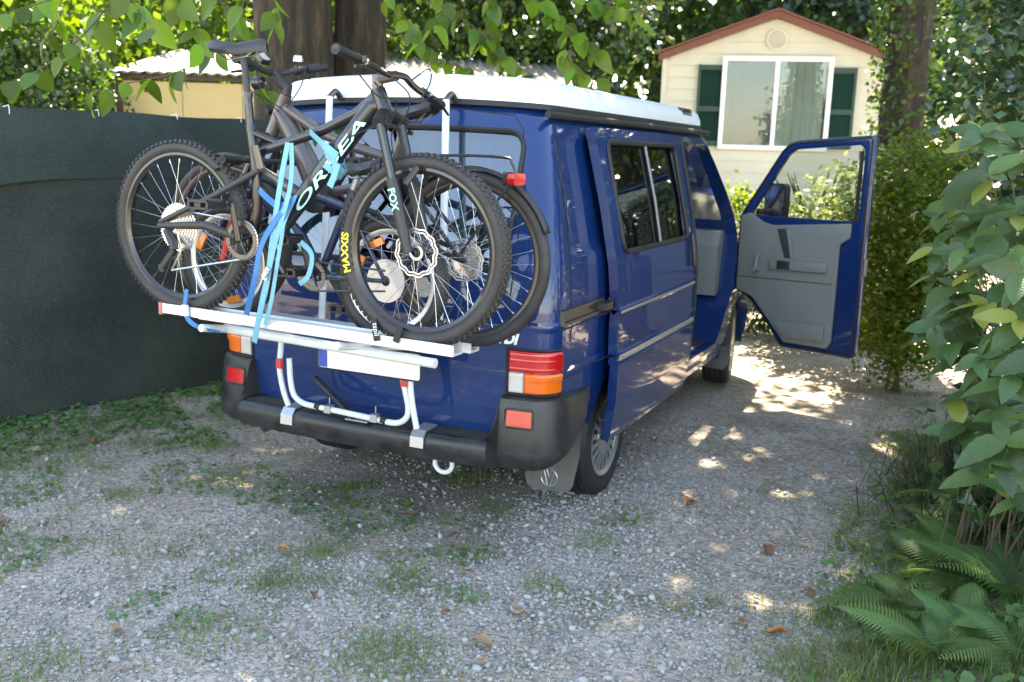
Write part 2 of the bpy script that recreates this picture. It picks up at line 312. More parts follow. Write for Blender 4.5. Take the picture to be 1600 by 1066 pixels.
# ------------------------------------------------------------------ ground
def gh(x,y):
    x=np.asarray(x,float); y=np.asarray(y,float)
    h=.010*np.sin(x*2.1+.7*y)+.008*np.sin(y*2.9-x*1.3+1)+.005*np.sin(5.3*x+4.1*y)-.010
    bank=np.clip((x-2.25-.10*np.sin(y*2))/1.2,0,1); h=h+.38*bank*bank*(3-2*bank)*(np.clip((y+2.2)/1.5,0,1))
    lb=np.clip((-1.9-x)/.9,0,1)*np.clip(1-(-2.9-x)/4,0,1); return h+.05*lb
t=np.linspace(-1,1,181); gx=np.sign(t)*(np.abs(t)*6+114*np.abs(t)**7); GX,GY=np.meshgrid(gx+.3,gx+1.5)
gv=np.stack([GX,GY,gh(GX,GY)],2).reshape(-1,3); k=np.arange(180*181).reshape(180,181)[:,:-1].ravel()
ground=bulk('ground',gv,np.stack([k,k+1,k+182,k+181],1),'soil',smooth=True); tag(ground,kind='structure')

# ------------------------------------------------------------------ the van
van=empty('camper_van',(0,0,0),label='dark blue camper van with white pop-top roof and its side door slid open',cat='van')
def interp(tab,z): return float(np.interp(z,[a for a,_ in tab],[b for _,b in tab]))
W_TAB=[(.30,.855),(.40,.885),(.55,.905),(.775,.912),(.79,.922),(.81,.922),(.82,.914),(1.0,.914),(1.012,.921),(1.03,.921),(1.04,.913),(1.15,.905),(1.25,.893),(1.5,.840),(1.8,.765),(1.88,.735),(1.915,.700)]
Y0_TAB=[(.30,.16),(.38,.12),(.46,.02),(.5,0),(1.08,0.0),(1.22,.015),(1.4,.06),(1.82,.19),(1.88,.225),(1.92,.27)]
Y1_TAB=[(.30,4.55),(.5,4.62),(.8,4.62),(.95,4.55),(1.10,4.12),(1.16,3.98),(1.84,3.20),(1.88,3.12),(1.92,3.02)]
def wz(z): return interp(W_TAB,z)
def half(z,nr=16,nc=8,ns=110,nf=6,ne=8,off=0):
    w_,y0,y1=wz(z)+off,interp(Y0_TAB,z)-off,interp(Y1_TAB,z)+off; r,rf=.11,.10
    P=[]; yr=lambda x:y0+.055*(x/w_)**2
    for i in range(nr): x=(w_-r)*i/nr; P.append((x,yr(x)))
    cy=yr(w_-r)+r
    for i in range(nc): a=-math.pi/2+math.pi/2*i/nc; P.append((w_-r+r*math.cos(a),cy+r*math.sin(a)))
    ye=y1-.08-rf
    for i in range(ns): P.append((w_,cy+(ye-cy)*i/ns))
    for i in range(nf): a=math.pi/2*i/nf; P.append((w_-rf+rf*math.cos(a),ye+rf*math.sin(a)))
    for i in range(ne+1): x=(w_-rf)*(1-i/ne); P.append((x,y1-.08*(x/w_)**2+.0))
    return P
def side_recess(y,z):
    a=min(max((y-.30)/.03,0),1)*min(max((.82-y)/.03,0),1)*min(max((z-1.30)/.03,0),1)*min(max((1.80-z)/.03,0),1); return .014*a
zs=sorted(set([round(z,4) for z in np.linspace(.30,1.915,64)]+[a for a,_ in W_TAB]))
mb=MB(); rings=[]
for z in zs:
    H=half(z); ring=[]
    for k,(x,y) in enumerate(H):
        ring.append((x-(side_recess(y,z) if 24<=k<134 else 0),y,z))
    ring+=[(-x,y,z_) for (x,y,z_) in ring[-2:0:-1]]; rings.append(ring)
last=rings[-1]; cy_=1.65
for s,dz in((.985,.018),(.95,.034),(.85,.05),(.5,.065)): rings.append([(x*s,cy_+(y-cy_)*s,1.915+dz) for x,y,_ in last])
n=len(rings[0]); vs=[p for r in rings for p in r]
fs=[(i*n+j,i*n+(j+1)%n,(i+1)*n+(j+1)%n,(i+1)*n+j) for i in range(len(rings)-1) for j in range(n)]
fs.append(tuple(range(n))[::-1]); fs.append(tuple((len(rings)-1)*n+j for j in range(n)))
mb.add(vs,fs); body=mb.build('body',['paint','grey_trim'],van,sharp=None)
md=body.modifiers.new('s','SOLIDIFY'); md.thickness=.035; md.offset=-1; md.use_even_offset=False; md.material_offset=1
apply_mods(body)
def rrect(a0,b0,a1,b1,r,k=5):
    P=[]
    for cx,cy,s in((a1-r,b1-r,0),(a0+r,b1-r,1),(a0+r,b0+r,2),(a1-r,b0+r,3)):
        for i in range(k+1): a=math.pi/2*(s+i/k); P.append((cx+r*math.cos(a),cy+r*math.sin(a)))
    return P
Yx,Zx,Xx=(0,1,0),(0,0,1),(1,0,0)
FD_OPEN=[(2.42,.44),(3.18,.44),(3.32,.62),(3.52,.78),(3.60,1.20),(3.55,1.34),(3.16,1.755),(3.06,1.81),(2.46,1.82),(2.42,1.78)]
CUTS=[]
CUTS.append(MB().prism(rrect(1.17,.40,2.33,1.835,.05),(.5,0,0),Yx,Zx,(.8,0,0)))
CUTS.append(MB().prism(FD_OPEN,(.5,0,0),Yx,Zx,(.8,0,0)))
CUTS.append(MB().prism([(2.46,1.25),(3.46,1.25),(3.42,1.36),(3.04,1.78),(2.46,1.78)],(-1.3,0,0),Yx,Zx,(.8,0,0)))
CUTS.append(MB().prism(rrect(1.22,1.25,2.3,1.78,.06),(-1.3,0,0),Yx,Zx,(.8,0,0)))
CUTS.append(MB().prism(rrect(-.665,1.255,.665,1.80,.07),(0,-.4,0),Xx,Zx,(0,1.0,0)))
for sx in(-1,1): CUTS.append(MB().prism([(-.2,.2),(-.2,.40),(.25,.41),(.42,.50),(.56,.62),(.60,.2)],(sx*1.3,0,0),Yx,Zx,(-sx*.75,0,0)))
wq=[(3.02,1.85,.665),(3.35,1.85,.665),(4.25,1.20,.80),(3.66,1.20,.80)]
CUTS.append(MB().add([(-w_,a,b_) for a,b_,w_ in wq]+[(w_,a,b_) for a,b_,w_ in wq],[(0,1,2,3),(7,6,5,4),(0,4,5,1),(1,5,6,2),(2,6,7,3),(3,7,4,0)]))
for yy in(.93,3.85):
    for sx in(-1,1):
        cc=[(.385*math.cos(a),.385*math.sin(a)) for a in np.linspace(0,2*math.pi,40,endpoint=False)]
        CUTS.append(MB().prism(cc,(sx*1.3,yy,.33),Yx,Zx,(-sx*.62,0,0)))
for c in CUTS: cut(body,c)

for p in body.data.polygons:
    c_=p.center; ov=Vector((c_.x/.8,(c_.y-2.2)/5.0,(c_.z-1.1)/.9))
    if c_.y<.4 and abs(c_.x)<.75: ov=Vector((0,-1,.2))
    elif abs(c_.x)>.66: ov=Vector((math.copysign(1,c_.x),0,0))
    if p.normal.dot(ov)<-.12: p.material_index=1
body.data.polygons.foreach_set('use_smooth',[True]*len(body.data.polygons)); body.data.set_sharp_from_angle(angle=R_(28))
# wheel wells, floor
for yy in(.93,3.85):
    for sx in(-1,1):
        c=MB(); cc=[(.40*math.cos(a),.40*math.sin(a)) for a in np.linspace(-.15,math.pi+.15,24)]
        V0=[(sx*.86,yy+a,.33+b) for a,b in cc]; V1=[(sx*.60,yy+a,.33+b) for a,b in cc]; nn=len(cc)
        c.add(V0+V1,[(i,i+1,i+1+nn,i+nn) for i in range(nn-1)]+[tuple(range(nn,2*nn))]); c.build('wheel_well','interior_dark',van)
MB().box((0,2.2,.42),(1.62,4.2,.05)).build('floor','interior_dark',van,smooth=False)
# panel gaps of the tailgate, drawn as thin recessed rubber lines
def rear_pt(x,z,off=.002):
    w_=wz(z); y0=interp(Y0_TAB,z); r=.11; ax=abs(x)
    if ax<=w_-r: return np.array([x,y0+.055*(ax/w_)**2-off,z])
    cy=y0+.055*((w_-r)/w_)**2+r; a=-math.acos(min(1,max(0,(ax-(w_-r))/r))); 
    return np.array([math.copysign(w_-r+(r+off)*math.cos(a),x),cy+(r+off)*math.sin(a),z])
g_=MB(); gap=[(-.70,.53),(-.70,1.1),(-.715,1.3),(-.69,1.6),(-.655,1.82),(-.6,1.872),(-.3,1.885),(.3,1.885),(.6,1.872),(.655,1.82),(.69,1.6),(.715,1.3),(.70,1.1),(.70,.53)]
pp=[]
for i in range(len(gap)-1):
    for j in range(8): t_=j/8; pp.append(rear_pt(gap[i][0]*(1-t_)+gap[i+1][0]*t_,gap[i][1]*(1-t_)+gap[i+1][1]*t_,.0005))
g_.ribbon(pp,.006,(1,0,.3),.003); g_.build('tailgate_seam','rubber',van,smooth=False)
# rear window: rubber seal, tinted pane and curtains inside
def grid_part(fn,us,vs_,flip=False):
    mb=MB(); V_=[fn(u,v) for v in vs_ for u in us]; n=len(us)
    mb.add(V_,[(i*n+j,i*n+j+1,(i+1)*n+j+1,(i+1)*n+j) for i in range(len(vs_)-1) for j in range(n-1)]); return mb
seal=MB(); rp=rrect(-.672,1.248,.672,1.807,.075,6); rp.append(rp[0])
pp=[]
for i in range(len(rp)-1):
    for j in range(4): t_=j/4; pp.append(rear_pt(rp[i][0]*(1-t_)+rp[i+1][0]*t_,rp[i][1]*(1-t_)+rp[i+1][1]*t_,.004))
pp.append(pp[0]); seal.tube(pp,.011,6,cap=False); rw=seal.build('rear_window','rubber',van)
grid_part(lambda u,v:rear_pt(u,v,-.008),np.linspace(-.67,.67,21),np.linspace(1.25,1.805,9)).build('pane','glass_tail',rw)
for x0,x1 in((.26,.66),(-.66,-.30)):
    cu=grid_part(lambda u,v:(u,interp(Y0_TAB,v)+.10+.014*math.sin(u*95)+.006*math.sin(u*41+v*3),v),np.linspace(x0,x1,90),np.linspace(1.2,1.86,8)); cu.build('curtain','curtain_blue',rw)
# pop-top roof (white) with black seal below
def roof_ring(s,z,inset=0):
    P=half(1.90,nr=14,nc=8,ns=20,nf=8,ne=8); o=[]
    for x,y in P: o.append((x*s,cy_+(y-cy_)*(1-(1-s)*.45)+inset,z))
    return o+[(-x,y,z_) for x,y,z_ in o[-2:0:-1]]
def ring_mesh(rr,cap0=False,cap1=True):
    mb=MB(); n=len(rr[0]); mb.add([p for r in rr for p in r],[(i*n+j,i*n+(j+1)%n,(i+1)*n+(j+1)%n,(i+1)*n+j) for i in range(len(rr)-1) for j in range(n)])
    if cap1: mb.f.append(tuple((len(rr)-1)*n+j for j in range(n))); mb.mi.append(0)
    return mb
ring_mesh([roof_ring(1.015,1.900),roof_ring(1.045,1.905),roof_ring(1.04,1.924),roof_ring(1.0,1.935)]).build('roof_seal','rubber',van)
pt=ring_mesh([roof_ring(1.0,1.922),roof_ring(1.035,1.927),roof_ring(1.033,1.955),roof_ring(1.01,1.995),roof_ring(.975,2.020),roof_ring(.91,2.033),roof_ring(.7,2.041),roof_ring(.3,2.044)]).build('pop_top','pop_white',van)
# awning channel / gutter along the right roof edge
MB().tube([(.765,.24,1.885),(.765,3.05,1.885)],(.016),8).build('gutter','rubber',van)
MB().tube([(-.765,.24,1.885),(-.765,3.05,1.885)],(.016),8).build('gutter','rubber',van)
vb=empty('roof_vent',parent=van)
mbv=MB()
for k in range(4): mbv.box((.705,2.62,1.972+.013*k),(.05,.22,.007))
mbv.build('slat','dark_steel',vb,smooth=False)
MB().box((.690,2.62,1.99),(.05,.26,.066)).build('vent_frame','black_plastic',vb,smooth=False)
# bumper
def out_pt(s,z=.55):  # s: signed arc position along the rear outline, 0 = centre; returns point and outward normal
    H=half(z,nr=30,nc=14,ns=60); sg=1 if s>=0 else -1; s=abs(s); acc=0
    for i in range(len(H)-1):
        d=math.hypot(H[i+1][0]-H[i][0],H[i+1][1]-H[i][1])
        if acc+d>=s:
            t_=(s-acc)/d; x=H[i][0]+(H[i+1][0]-H[i][0])*t_; y=H[i][1]+(H[i+1][1]-H[i][1])*t_
            # smoothed normal
            i0=max(i-3,0);i1=min(i+4,len(H)-1); tx,ty=H[i1][0]-H[i0][0],H[i1][1]-H[i0][1]
            if i0==0: tx,ty=1,.0
            l=math.hypot(tx,ty); return np.array([sg*x,y]),np.array([sg*ty/l,-tx/l])
        acc+=d
    return np.array([sg*H[-1][0],H[-1][1]]),np.array([0,1.])
MIDP=[(-.02,.530),(.09,.528),(.128,.523),(.143,.510),(.149,.485),(.146,.445),(.132,.408),(.09,.392),(-.06,.385)]
ENDP=[(-.012,.712),(.018,.710),(.036,.700),(.046,.66),(.056,.56),(.066,.46),(.062,.415),(.042,.388),(-.03,.382)]
ss=sorted(set([round(q,4) for q in np.concatenate([np.linspace(-1.32,1.32,90),[.655,.675,.690,.70,-.655,-.675,-.69,-.7]])]))
mb=MB(); rr=[]
for s in ss:
    a=abs(s); bl=min(max((a-.668)/.022,0),1); bl=bl*bl*(3-2*bl)
    rise=1-.32*min(max((a-.97)/.3,0),1)
    p,nn=out_pt(s); sec=[]
    fade=1-.75*min(max((a-1.15)/.17,0),1)
    for (o0,z0),(o1,z1) in zip(MIDP,ENDP):
        oo=o0*(1-bl)+o1*bl; zz=z0*(1-bl)+z1*bl
        if bl>.01: zz=.352+(zz-.352)*(1-(1-rise)*.25)+.24*(min(max((a-.86)/.40,0),1)**1.1)*(1-(zz-.352)/.36)
        if oo>0: oo*=fade
        # bumper bulges straight back at mid, so corner stays flush
        sec.append((p[0]+nn[0]*oo,p[1]+nn[1]*oo,zz))
    rr.append(sec)
n=len(rr[0]); mb.add([p for r in rr for p in r],[(i*n+j,i*n+j+1,(i+1)*n+j+1,(i+1)*n+j) for i in range(len(rr)-1) for j in range(n-1)]+[tuple(range(n)),tuple((len(rr)-1)*n+j for j in range(n))[::-1]])
bump=mb.build('rear_bumper','black_plastic',van,sharp=40)
tr=MB()
for k in range(7):
    pts=[]
    for s in np.linspace(-.655,.655,40):
        p,nn=out_pt(s); o=.028+k*.0125; pts.append((p[0]+nn[0]*o,p[1]+nn[1]*o,.5305-(.002 if k>5 else 0)))
    tr.tube(pts,.0028,5)
tr.build('step_tread','rubber',bump)
# fog lamps set in the bumper ends
for sx in(-1,1):
    fl=empty('fog_lamp',parent=van); us=np.linspace(.725,.83,8)
    def fp(u,v,o):
        p,nn=out_pt(u,.62); 
        q=float(np.interp(v,[.56,.66,.698],[.056,.046,.036])); return np.array([sx*(p[0]+nn[0]*(q+o)),p[1]+nn[1]*(q+o),v])
    grid_part(lambda u,v:fp(u,v,.004),us,np.linspace(.585,.655,6)).build('lens','lens_red',fl)
    fr=MB(); loop=[fp(u,.580,.003) for u in us]+[fp(.835,v,.003) for v in np.linspace(.585,.655,4)]+[fp(u,.660,.003) for u in us[::-1]]+[fp(.72,v,.003) for v in np.linspace(.655,.585,4)]
    fr.tube(loop+[loop[0]],.005,6,cap=False); fr.build('bezel','black_plastic',fl)
# tail lamps
for sx in(-1,1):
    tl=empty('tail_lamp',parent=van)
    def tp(s,z,o=.012):
        p,nn=out_pt(s,z); return np.array([sx*(p[0]+nn[0]*o),p[1]+nn[1]*o,z])
    sA,sB,sC=.712,.785,.965
    def lens(name,s0,s1,z0,z1,m_):
        def fn(u,v):
            e=min((u-s0)/.008,(s1-u)/.008,(v-z0)/.008,(z1-v)/.008,1); e=max(e,0)
            return tp(u,v,.002+.012*math.sqrt(e)+(.0012*(1 if int(v*160)%2 else 0) if m_=='lens_red' else 0))
        return grid_part(fn,np.concatenate([[s0,s0+.002,s0+.008],np.linspace(s0+.012,s1-.012,14),[s1-.008,s1-.002,s1]]),np.concatenate([[z0,z0+.002,z0+.008],np.linspace(z0+.012,z1-.012,14),[z1-.008,z1-.002,z1]])).build(name,m_,tl,sharp=None)
    lens('red_lens',sA,sC,.820,.913,'lens_red'); lens('orange_lens',sB,sC,.724,.817,'lens_orange'); lens('clear_lens',sA,sB-.002,.724,.817,'lens_clear')
    g_=MB(); lp=[tp(s,.920,.004) for s in np.linspace(sA-.006,sC+.006,16)]+[tp(sC+.006,z,.004) for z in np.linspace(.91,.725,6)]+[tp(s,.717,.004) for s in np.linspace(sC+.006,sA-.006,16)]+[tp(sA-.006,z,.004) for z in np.linspace(.725,.91,6)]
    g_.tube(lp+[lp[0]],.006,5,cap=False); g_.build('lamp_seal','rubber',tl)
# badge fragment "DI"
me=text_mesh('TDI',.062,.002,shear=.25,bold=.003); bd=link('badge',me,'white_print',van,smooth=False); q=rear_pt(.705,.985,.004); bd.location=(.700,float(q[1])-.006,.962); bd.rotation_euler=(R_(90),0,R_(3))
# tailgate trim handle strip by the rail end
MB().tube([rear_pt(x,.945,.004) for x in np.linspace(-.66,.67,12)],(.006,.012),6).build('handle_strip','paint',van)
# exhaust tips, tow eye
for k in range(3):
    c=py(412+24*k,668,.02); mm=MB(); mm.lathe([(.026,-.2),(.030,.0),(.026,.0),(.024,-.15)],c,axis=(-.1,-1,-.25),n=20); mm.build('exhaust_tip','flap_grey',van)
te=MB(); c0=py(693,724,-.02); te.tube([c0+np.array([.045*math.cos(a),0,.042*math.sin(a)]) for a in np.linspace(-math.pi-.4,.4,18)],.011,8); te.build('tow_eye','rack_white',van)
# wheels
def car_wheel(x,y,sx,turn=0):
    w_=empty('wheel',(x,y,.318),rz=turn,parent=van)
    T=MB(); T.lathe([(.205,-.085),(.232,-.102),(.275,-.108),(.302,-.098),(.316,-.078),(.318,-.05),(.318,-.046),(.309,-.044),(.309,-.038),(.318,-.036),(.319,-.004),(.310,-.003),(.310,.003),(.319,.004),(.318,.036),(.309,.038),(.309,.044),(.318,.046),(.318,.05),(.316,.078),(.302,.098),(.275,.108),(.232,.102),(.205,.085)],(0,0,0),axis=(1,0,0),n=72)
    T.build('tyre','tyre',w_,sharp=25)
    k=sx
    B=MB(); B.lathe([(.208,-.09*k),(.20,.05*k),(.06,.055*k),(.001,.055*k)],(0,0,0),axis=(1,0,0),n=40); B.build('rim','dark_steel',w_)
    H=MB(); H.lathe([(.214,.090*k),(.217,.100*k),(.208,.104*k),(.186,.095*k),(.184,.085*k)],(0,0,0),axis=(1,0,0),n=56)
    H.lathe([(.105,.080*k),(.105,.098*k),(.085,.108*k),(.045,.110*k),(.04,.104*k),(.001,.104*k)],(0,0,0),axis=(1,0,0),n=40)
    for i in range(18):
        a=2*math.pi*i/18; rot=Matrix.Rotation(a,3,'X'); H.add([rot@Vector((xx*k,yy,zz)) for xx,yy,zz in((.094,-.010,.10),(.094,.010,.10),(.090,.017,.19),(.090,-.017,.19),(.07,-.010,.10),(.07,.010,.10),(.07,.017,.19),(.07,-.017,.19))],[(0,1,2,3),(7,6,5,4),(0,4,5,1),(1,5,6,2),(2,6,7,3),(3,7,4,0)])
    H.build('wheel_cover','alloy',w_)
car_wheel(.765,.93,1); car_wheel(-.765,.93,-1); car_wheel(.765,3.85,1,R_(9)); car_wheel(-.765,3.85,-1,R_(9))
# mud flaps
def flap(poly_px,y,thick=.008):
    P=[py(u,v,y) for u,v in poly_px]; mm=MB(); mm.prism([(p[0],p[2]) for p in P],(0,y,0),Xx,Zx,(0,thick,0)); return mm,P
fm,P=flap([(820,742),(824,757),(838,765),(886,770),(894,762),(905,715),(908,672),(900,676),(882,712),(862,727),(822,735)],.50)
fl=fm.build('mud_flap','flap_grey',van,smooth=False)
ec=py(858,746,.498); em=MB(); er=.043
em.tube([ec+np.array([er*math.cos(a),0,er*math.sin(a)]) for a in np.linspace(0,2*math.pi,33)],.0032,6,cap=False)
for pts in([(-.62,.72),(-.18,-.92),(0,-.30),(.18,-.92),(.62,.72)],[(-.30,.92),(0,.12),(.30,.92)]): em.tube([ec+np.array([a*er,0,b*er]) for a,b in pts],.0032,6)
em.build('emblem','alloy',fl)
fm,P=flap([(1092,548),(1095,572),(1130,578),(1140,565),(1140,540)],3.48); fm.build('mud_flap','flap_grey',van,smooth=False)
for sx in(-1,1):
    sm_=MB(); sm_.ribbon([(sx*(wz(z)+.0008),.235+max(0,(z-1.1))*.16,z) for z in np.linspace(.935,1.86,24)],.006,(0,1,0),.003); sm_.build('corner_seam','rubber',van,smooth=False)
# inner sill below the door openings
MB().box((.80,2.35,.37),(.14,2.2,.10)).build('sill','paint',van,smooth=False)
# sliding door, slid half back
sdoor=empty('sliding_door',parent=van); y0,y1=.665,2.035
def sd_pt(y,z,o=0): return np.array([wz(z)+.075+o-.02*max(0,(z-1.5)),y,z])
zz=sorted(set(list(np.linspace(.365,1.85,50))+[a for a,_ in W_TAB if .37<a<1.85])); ys=list(np.linspace(y0,y1,40))
dm=grid_part(lambda y,z:sd_pt(y,z,.016 if z<.76 else (.016*(1-(z-.76)/.02) if z<.78 else 0)),ys,zz); dob=dm.build('door_panel','paint',sdoor,sharp=30)
md=dob.modifiers.new('s','SOLIDIFY'); md.thickness=.045; md.offset=-1; apply_mods(dob)
if sum((p.center.x*p.normal.x) for p in dob.data.polygons)<0: pass
WY0,WY1,WZ0,WZ1=.775,1.955,1.28,1.795
cut(dob,MB().prism(rrect(WY0,WZ0,WY1,WZ1,.05),(.5,0,0),Yx,Zx,(.9,0,0))); dob.data.polygons.foreach_set('use_smooth',[True]*len(dob.data.polygons)); dob.data.set_sharp_from_angle(angle=R_(28))
sw=MB(); rp=rrect(WY0+.008,WZ0+.008,WY1-.008,WZ1-.008,.05,6); sw.tube([sd_pt(a,b,.004) for a,b in rp+[rp[0]]],(.013,.014),6,cap=False); sw=sw.build('window_frame','rubber',sdoor)
for a,b in((WY0,1.40),(1.40,WY1)): grid_part(lambda y,z:sd_pt(y,z,-.012-(.008 if a>1 else 0)),np.linspace(a,b,6),np.linspace(WZ0,WZ1,8)).build('pane','glass_dark',sw)
MB().tube([sd_pt(1.40,z,.0) for z in np.linspace(WZ0,WZ1,8)],(.011),6).build('window_divider','dark_steel',sw)
MB().tube([sd_pt(1.99,z,.02) for z in(1.12,1.14,1.22,1.28,1.30)],[.012,.016,.016,.016,.012],8).build('handle','black_plastic',sdoor)
MB().tube([sd_pt(y,.795,.008) for y in np.linspace(y0+.01,y1-.01,12)],(.006,.016),6).build('trim_strip','alloy',sdoor)
MB().tube([sd_pt(y,1.02,.006) for y in np.linspace(y0+.01,y1-.01,12)],(.003,.008),6).build('trim_strip','alloy',sdoor)
# slide rail on the rear quarter, with roller arm
rl=MB(); rl.box((.918,.37,1.085),(.022,.50,.014)); rl.box((.918,.37,1.030),(.022,.50,.014)); rl.box((.912,.37,1.058),(.012,.50,.05)); rl.box((.919,.125,1.058),(.022,.012,.068)); rl.build('slide_rail','dark_steel',van,smooth=False)
ra=MB(); ra.box((.945,.60,1.058),(.05,.12,.035)); ra.box((.955,.69,1.06),(.03,.09,.06)); ra.build('roller_arm','black_plastic',sdoor,smooth=False)
MB().tube([(wz(z)+.003,2.375,z) for z in np.linspace(.45,1.80,10)],.014,6).build('door_seal','rubber',van)
# black interior lining behind the slid-open door gap
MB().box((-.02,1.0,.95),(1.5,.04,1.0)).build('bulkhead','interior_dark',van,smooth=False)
# front seats, dashboard, steering wheel
for sx in(-1,1):
    s_=empty('front_seat',(sx*.42,2.75,.45),parent=van); a=MB().box((0,.05,.22),(.50,.52,.16)); a.build('seat','grey_trim',s_,smooth=False)
    MB().prism(rrect(-.25,0,.25,.62,.08),(0,-.22,.28),Xx,(0,-.22,.97),(0,.11,.03)).build('backrest','grey_trim',s_)
    MB().prism(rrect(-.13,0,.13,.18,.05),(0,-.37,.93),Xx,(0,-.15,.98),(0,.09,0)).build('headrest','grey_trim',s_)
MB().prism([(3.42,.75),(3.42,1.12),(3.50,1.22),(3.75,1.24),(3.98,1.18),(3.98,.75)],(-.80,0,0),Yx,Zx,(1.6,0,0)).build('dashboard','grey_trim',van)
st=MB(); st.tube([(-.42+.19*math.cos(a),3.28+.07*math.sin(a),1.12+.17*math.sin(a)) for a in np.linspace(0,2*math.pi,33)],.014,8,cap=False); st.build('steering_wheel','black_plastic',van)
grid_part(lambda x,t_:(x*(.80-.135*t_),3.975-.80*t_-.06*x*x,1.17+.685*t_),np.linspace(-1,1,8),np.linspace(0,1,6)).build('windscreen','glass_clear',van)
# opened passenger door
HX,HY=.90,3.62; ang=R_(72); du=np.array([math.sin(ang),-math.cos(ang),0]); dn=np.array([math.cos(ang),math.sin(ang),0])  # dn: outward face (forward)
pdoor=empty('passenger_door',(HX,HY,0),parent=van)
def pd(u,z,o=0): return tuple(float(q) for q in (du*u+dn*o+np.array([0,0,z])))
DL=.985; DZ=.06
OUT=[(0.0,.80),(.01,1.32),(.035,1.38),(.315,1.80),(.365,1.845),(.43,1.862),(DL-.02,1.90),(DL,1.89),(DL,.44),(DL-.03,.40),(.42,.40),(.30,.55),(.14,.72)]
pm=MB(); pm.prism(OUT,(0,0,0),du,Zx,dn*DZ); po=pm.build('door_panel','paint',pdoor,smooth=False)
WIN=[(.085,1.345),(.355,1.762),(.41,1.800),(DL-.10,1.838),(DL-.065,1.805),(DL-.065,1.345)]
cut(po,MB().prism(WIN,tuple(-dn*.2),du,Zx,dn*.5))
md=po.modifiers.new('bv','BEVEL'); md.width=.012; md.segments=3; md.limit_method='ANGLE'; apply_mods(po); po.data.polygons.foreach_set('use_smooth',[True]*len(po.data.polygons)); po.data.set_sharp_from_angle(angle=R_(40))
def pdp(poly,o0,o1,name,m_,par=pdoor,bev=0,smooth=False):
    q=MB().prism(poly,tuple(dn*o0),du,Zx,dn*(o1-o0)).build(name,m_,par,smooth=smooth)
    if bev:
        md=q.modifiers.new('bv','BEVEL'); md.width=bev; md.segments=3; md.limit_method='ANGLE'; apply_mods(q); q.data.polygons.foreach_set('use_smooth',[True]*len(q.data.polygons)); q.data.set_sharp_from_angle(angle=R_(40))
    return q
ip=pdp([(.03,.80),(.03,1.335),(.10,1.36),(.22,1.30),(.30,1.285),(DL-.10,1.335),(DL-.10,1.24),(DL-.17,1.19),(DL-.17,.50),(DL-.20,.45),(.45,.45),(.33,.58),(.17,.75)],-.028,-.001,'inner_panel','grey_trim',bev=.010)
pdp([(.30,1.045),(DL-.24,1.06),(DL-.24,.985),(.30,.97)],-.060,-.0285,'armrest','grey_trim',ip,bev=.014)
pdp([(.05,.900),(DL-.2,.915),(DL-.2,.909),(.05,.894)],-.030,-.0282,'panel_seam','interior_dark',ip)
pdp([(.335,1.26),(.40,1.265),(.455,1.07),(.41,1.065)],-.034,-.0285,'pull_recess','interior_dark',ip,bev=.004)
pdp([(.41,1.275),(.44,1.275),(.49,1.05),(.465,1.05)],-.050,-.0285,'pull_handle','grey_trim',ip,bev=.006)
pdp([(.37,1.045),(.47,1.045),(.47,.985),(.37,.985)],-.064,-.0605,'release_lever','black_plastic',ip,bev=.004)
cr_=MB(); cr_.tube([pd(.20,1.06,-.05),pd(.20,.97,-.062)],[.014,.016],8); cr_.tube([pd(.20,.965,-.03),pd(.20,.965,-.085)],.017,10); cr_.tube([pd(.20,1.06,-.03),pd(.20,1.06,-.055)],.018,10); cr_.build('window_crank','grey_trim',ip)
pdp([(.075,1.335),(.35,1.77),(.41,1.81),(DL-.09,1.848),(DL-.055,1.81),(DL-.055,1.335)],.026,.031,'pane','glass_clear')
pdp([(DL-.105,1.30),(DL-.105,1.80),(DL-.085,1.80),(DL-.085,1.30)],.018,.040,'window_channel','rubber')
mr=empty('wing_mirror',parent=pdoor); mc=np.array(pd(.20,1.43,.15))
MB().prism(rrect(-.085,-.125,.085,.125,.035),tuple(mc),du,Zx,dn*.07).build('mirror_housing','black_plastic',mr)
MB().prism(rrect(-.073,-.113,.073,.113,.03),tuple(mc-dn*.004),du,Zx,dn*.003).build('mirror_glass','mirror',mr)
MB().tube([pd(.12,1.36,.05),pd(.20,1.36,.19)],.022,8).build('mirror_arm','black_plastic',mr)
sl2=MB(); sl2.tube([pd(a*.97+.012,.03+b*.975,-.004) for a,b in OUT+[OUT[0]]],.007,6,cap=False); sl2.build('door_seal','rubber',pdoor)
pdp([(.36,.60),(DL-.22,.62),(DL-.22,.50),(.46,.49)],-.055,-.0285,'door_pocket','grey_trim',ip,bev=.012)
lk=MB(); lk.box(pd(DL+.001,1.05,.03),(.03,.03,.12)); lk.build('door_latch','dark_steel',pdoor,smooth=False)
# the upper body swells a little towards a crowned roof
def warp(o):
    for ch in o.children:
        if ch.name.startswith('wheel') and not ch.name.startswith('wheel_well'): continue
        if ch.type=='MESH' and not ch.name.startswith('badge'):
            off=np.array(ch.matrix_world.translation) if False else np.array(o.location) if o.name.startswith('passenger') else np.zeros(3)
            n=len(ch.data.vertices); co=np.empty(n*3,np.float32); ch.data.vertices.foreach_get('co',co); co=co.reshape(-1,3); wv=co+off
            k=np.clip((wv[:,2]-1.15)/.75,0,1.1); x=np.clip(np.abs(wv[:,0])/.75,0,1); co[:,2]+=k*(.042+.024*(1-x*x))
            ch.data.vertices.foreach_set('co',co.ravel()); ch.data.update()
        if not ch.name.startswith('front_seat'): warp(ch)
warp(van)

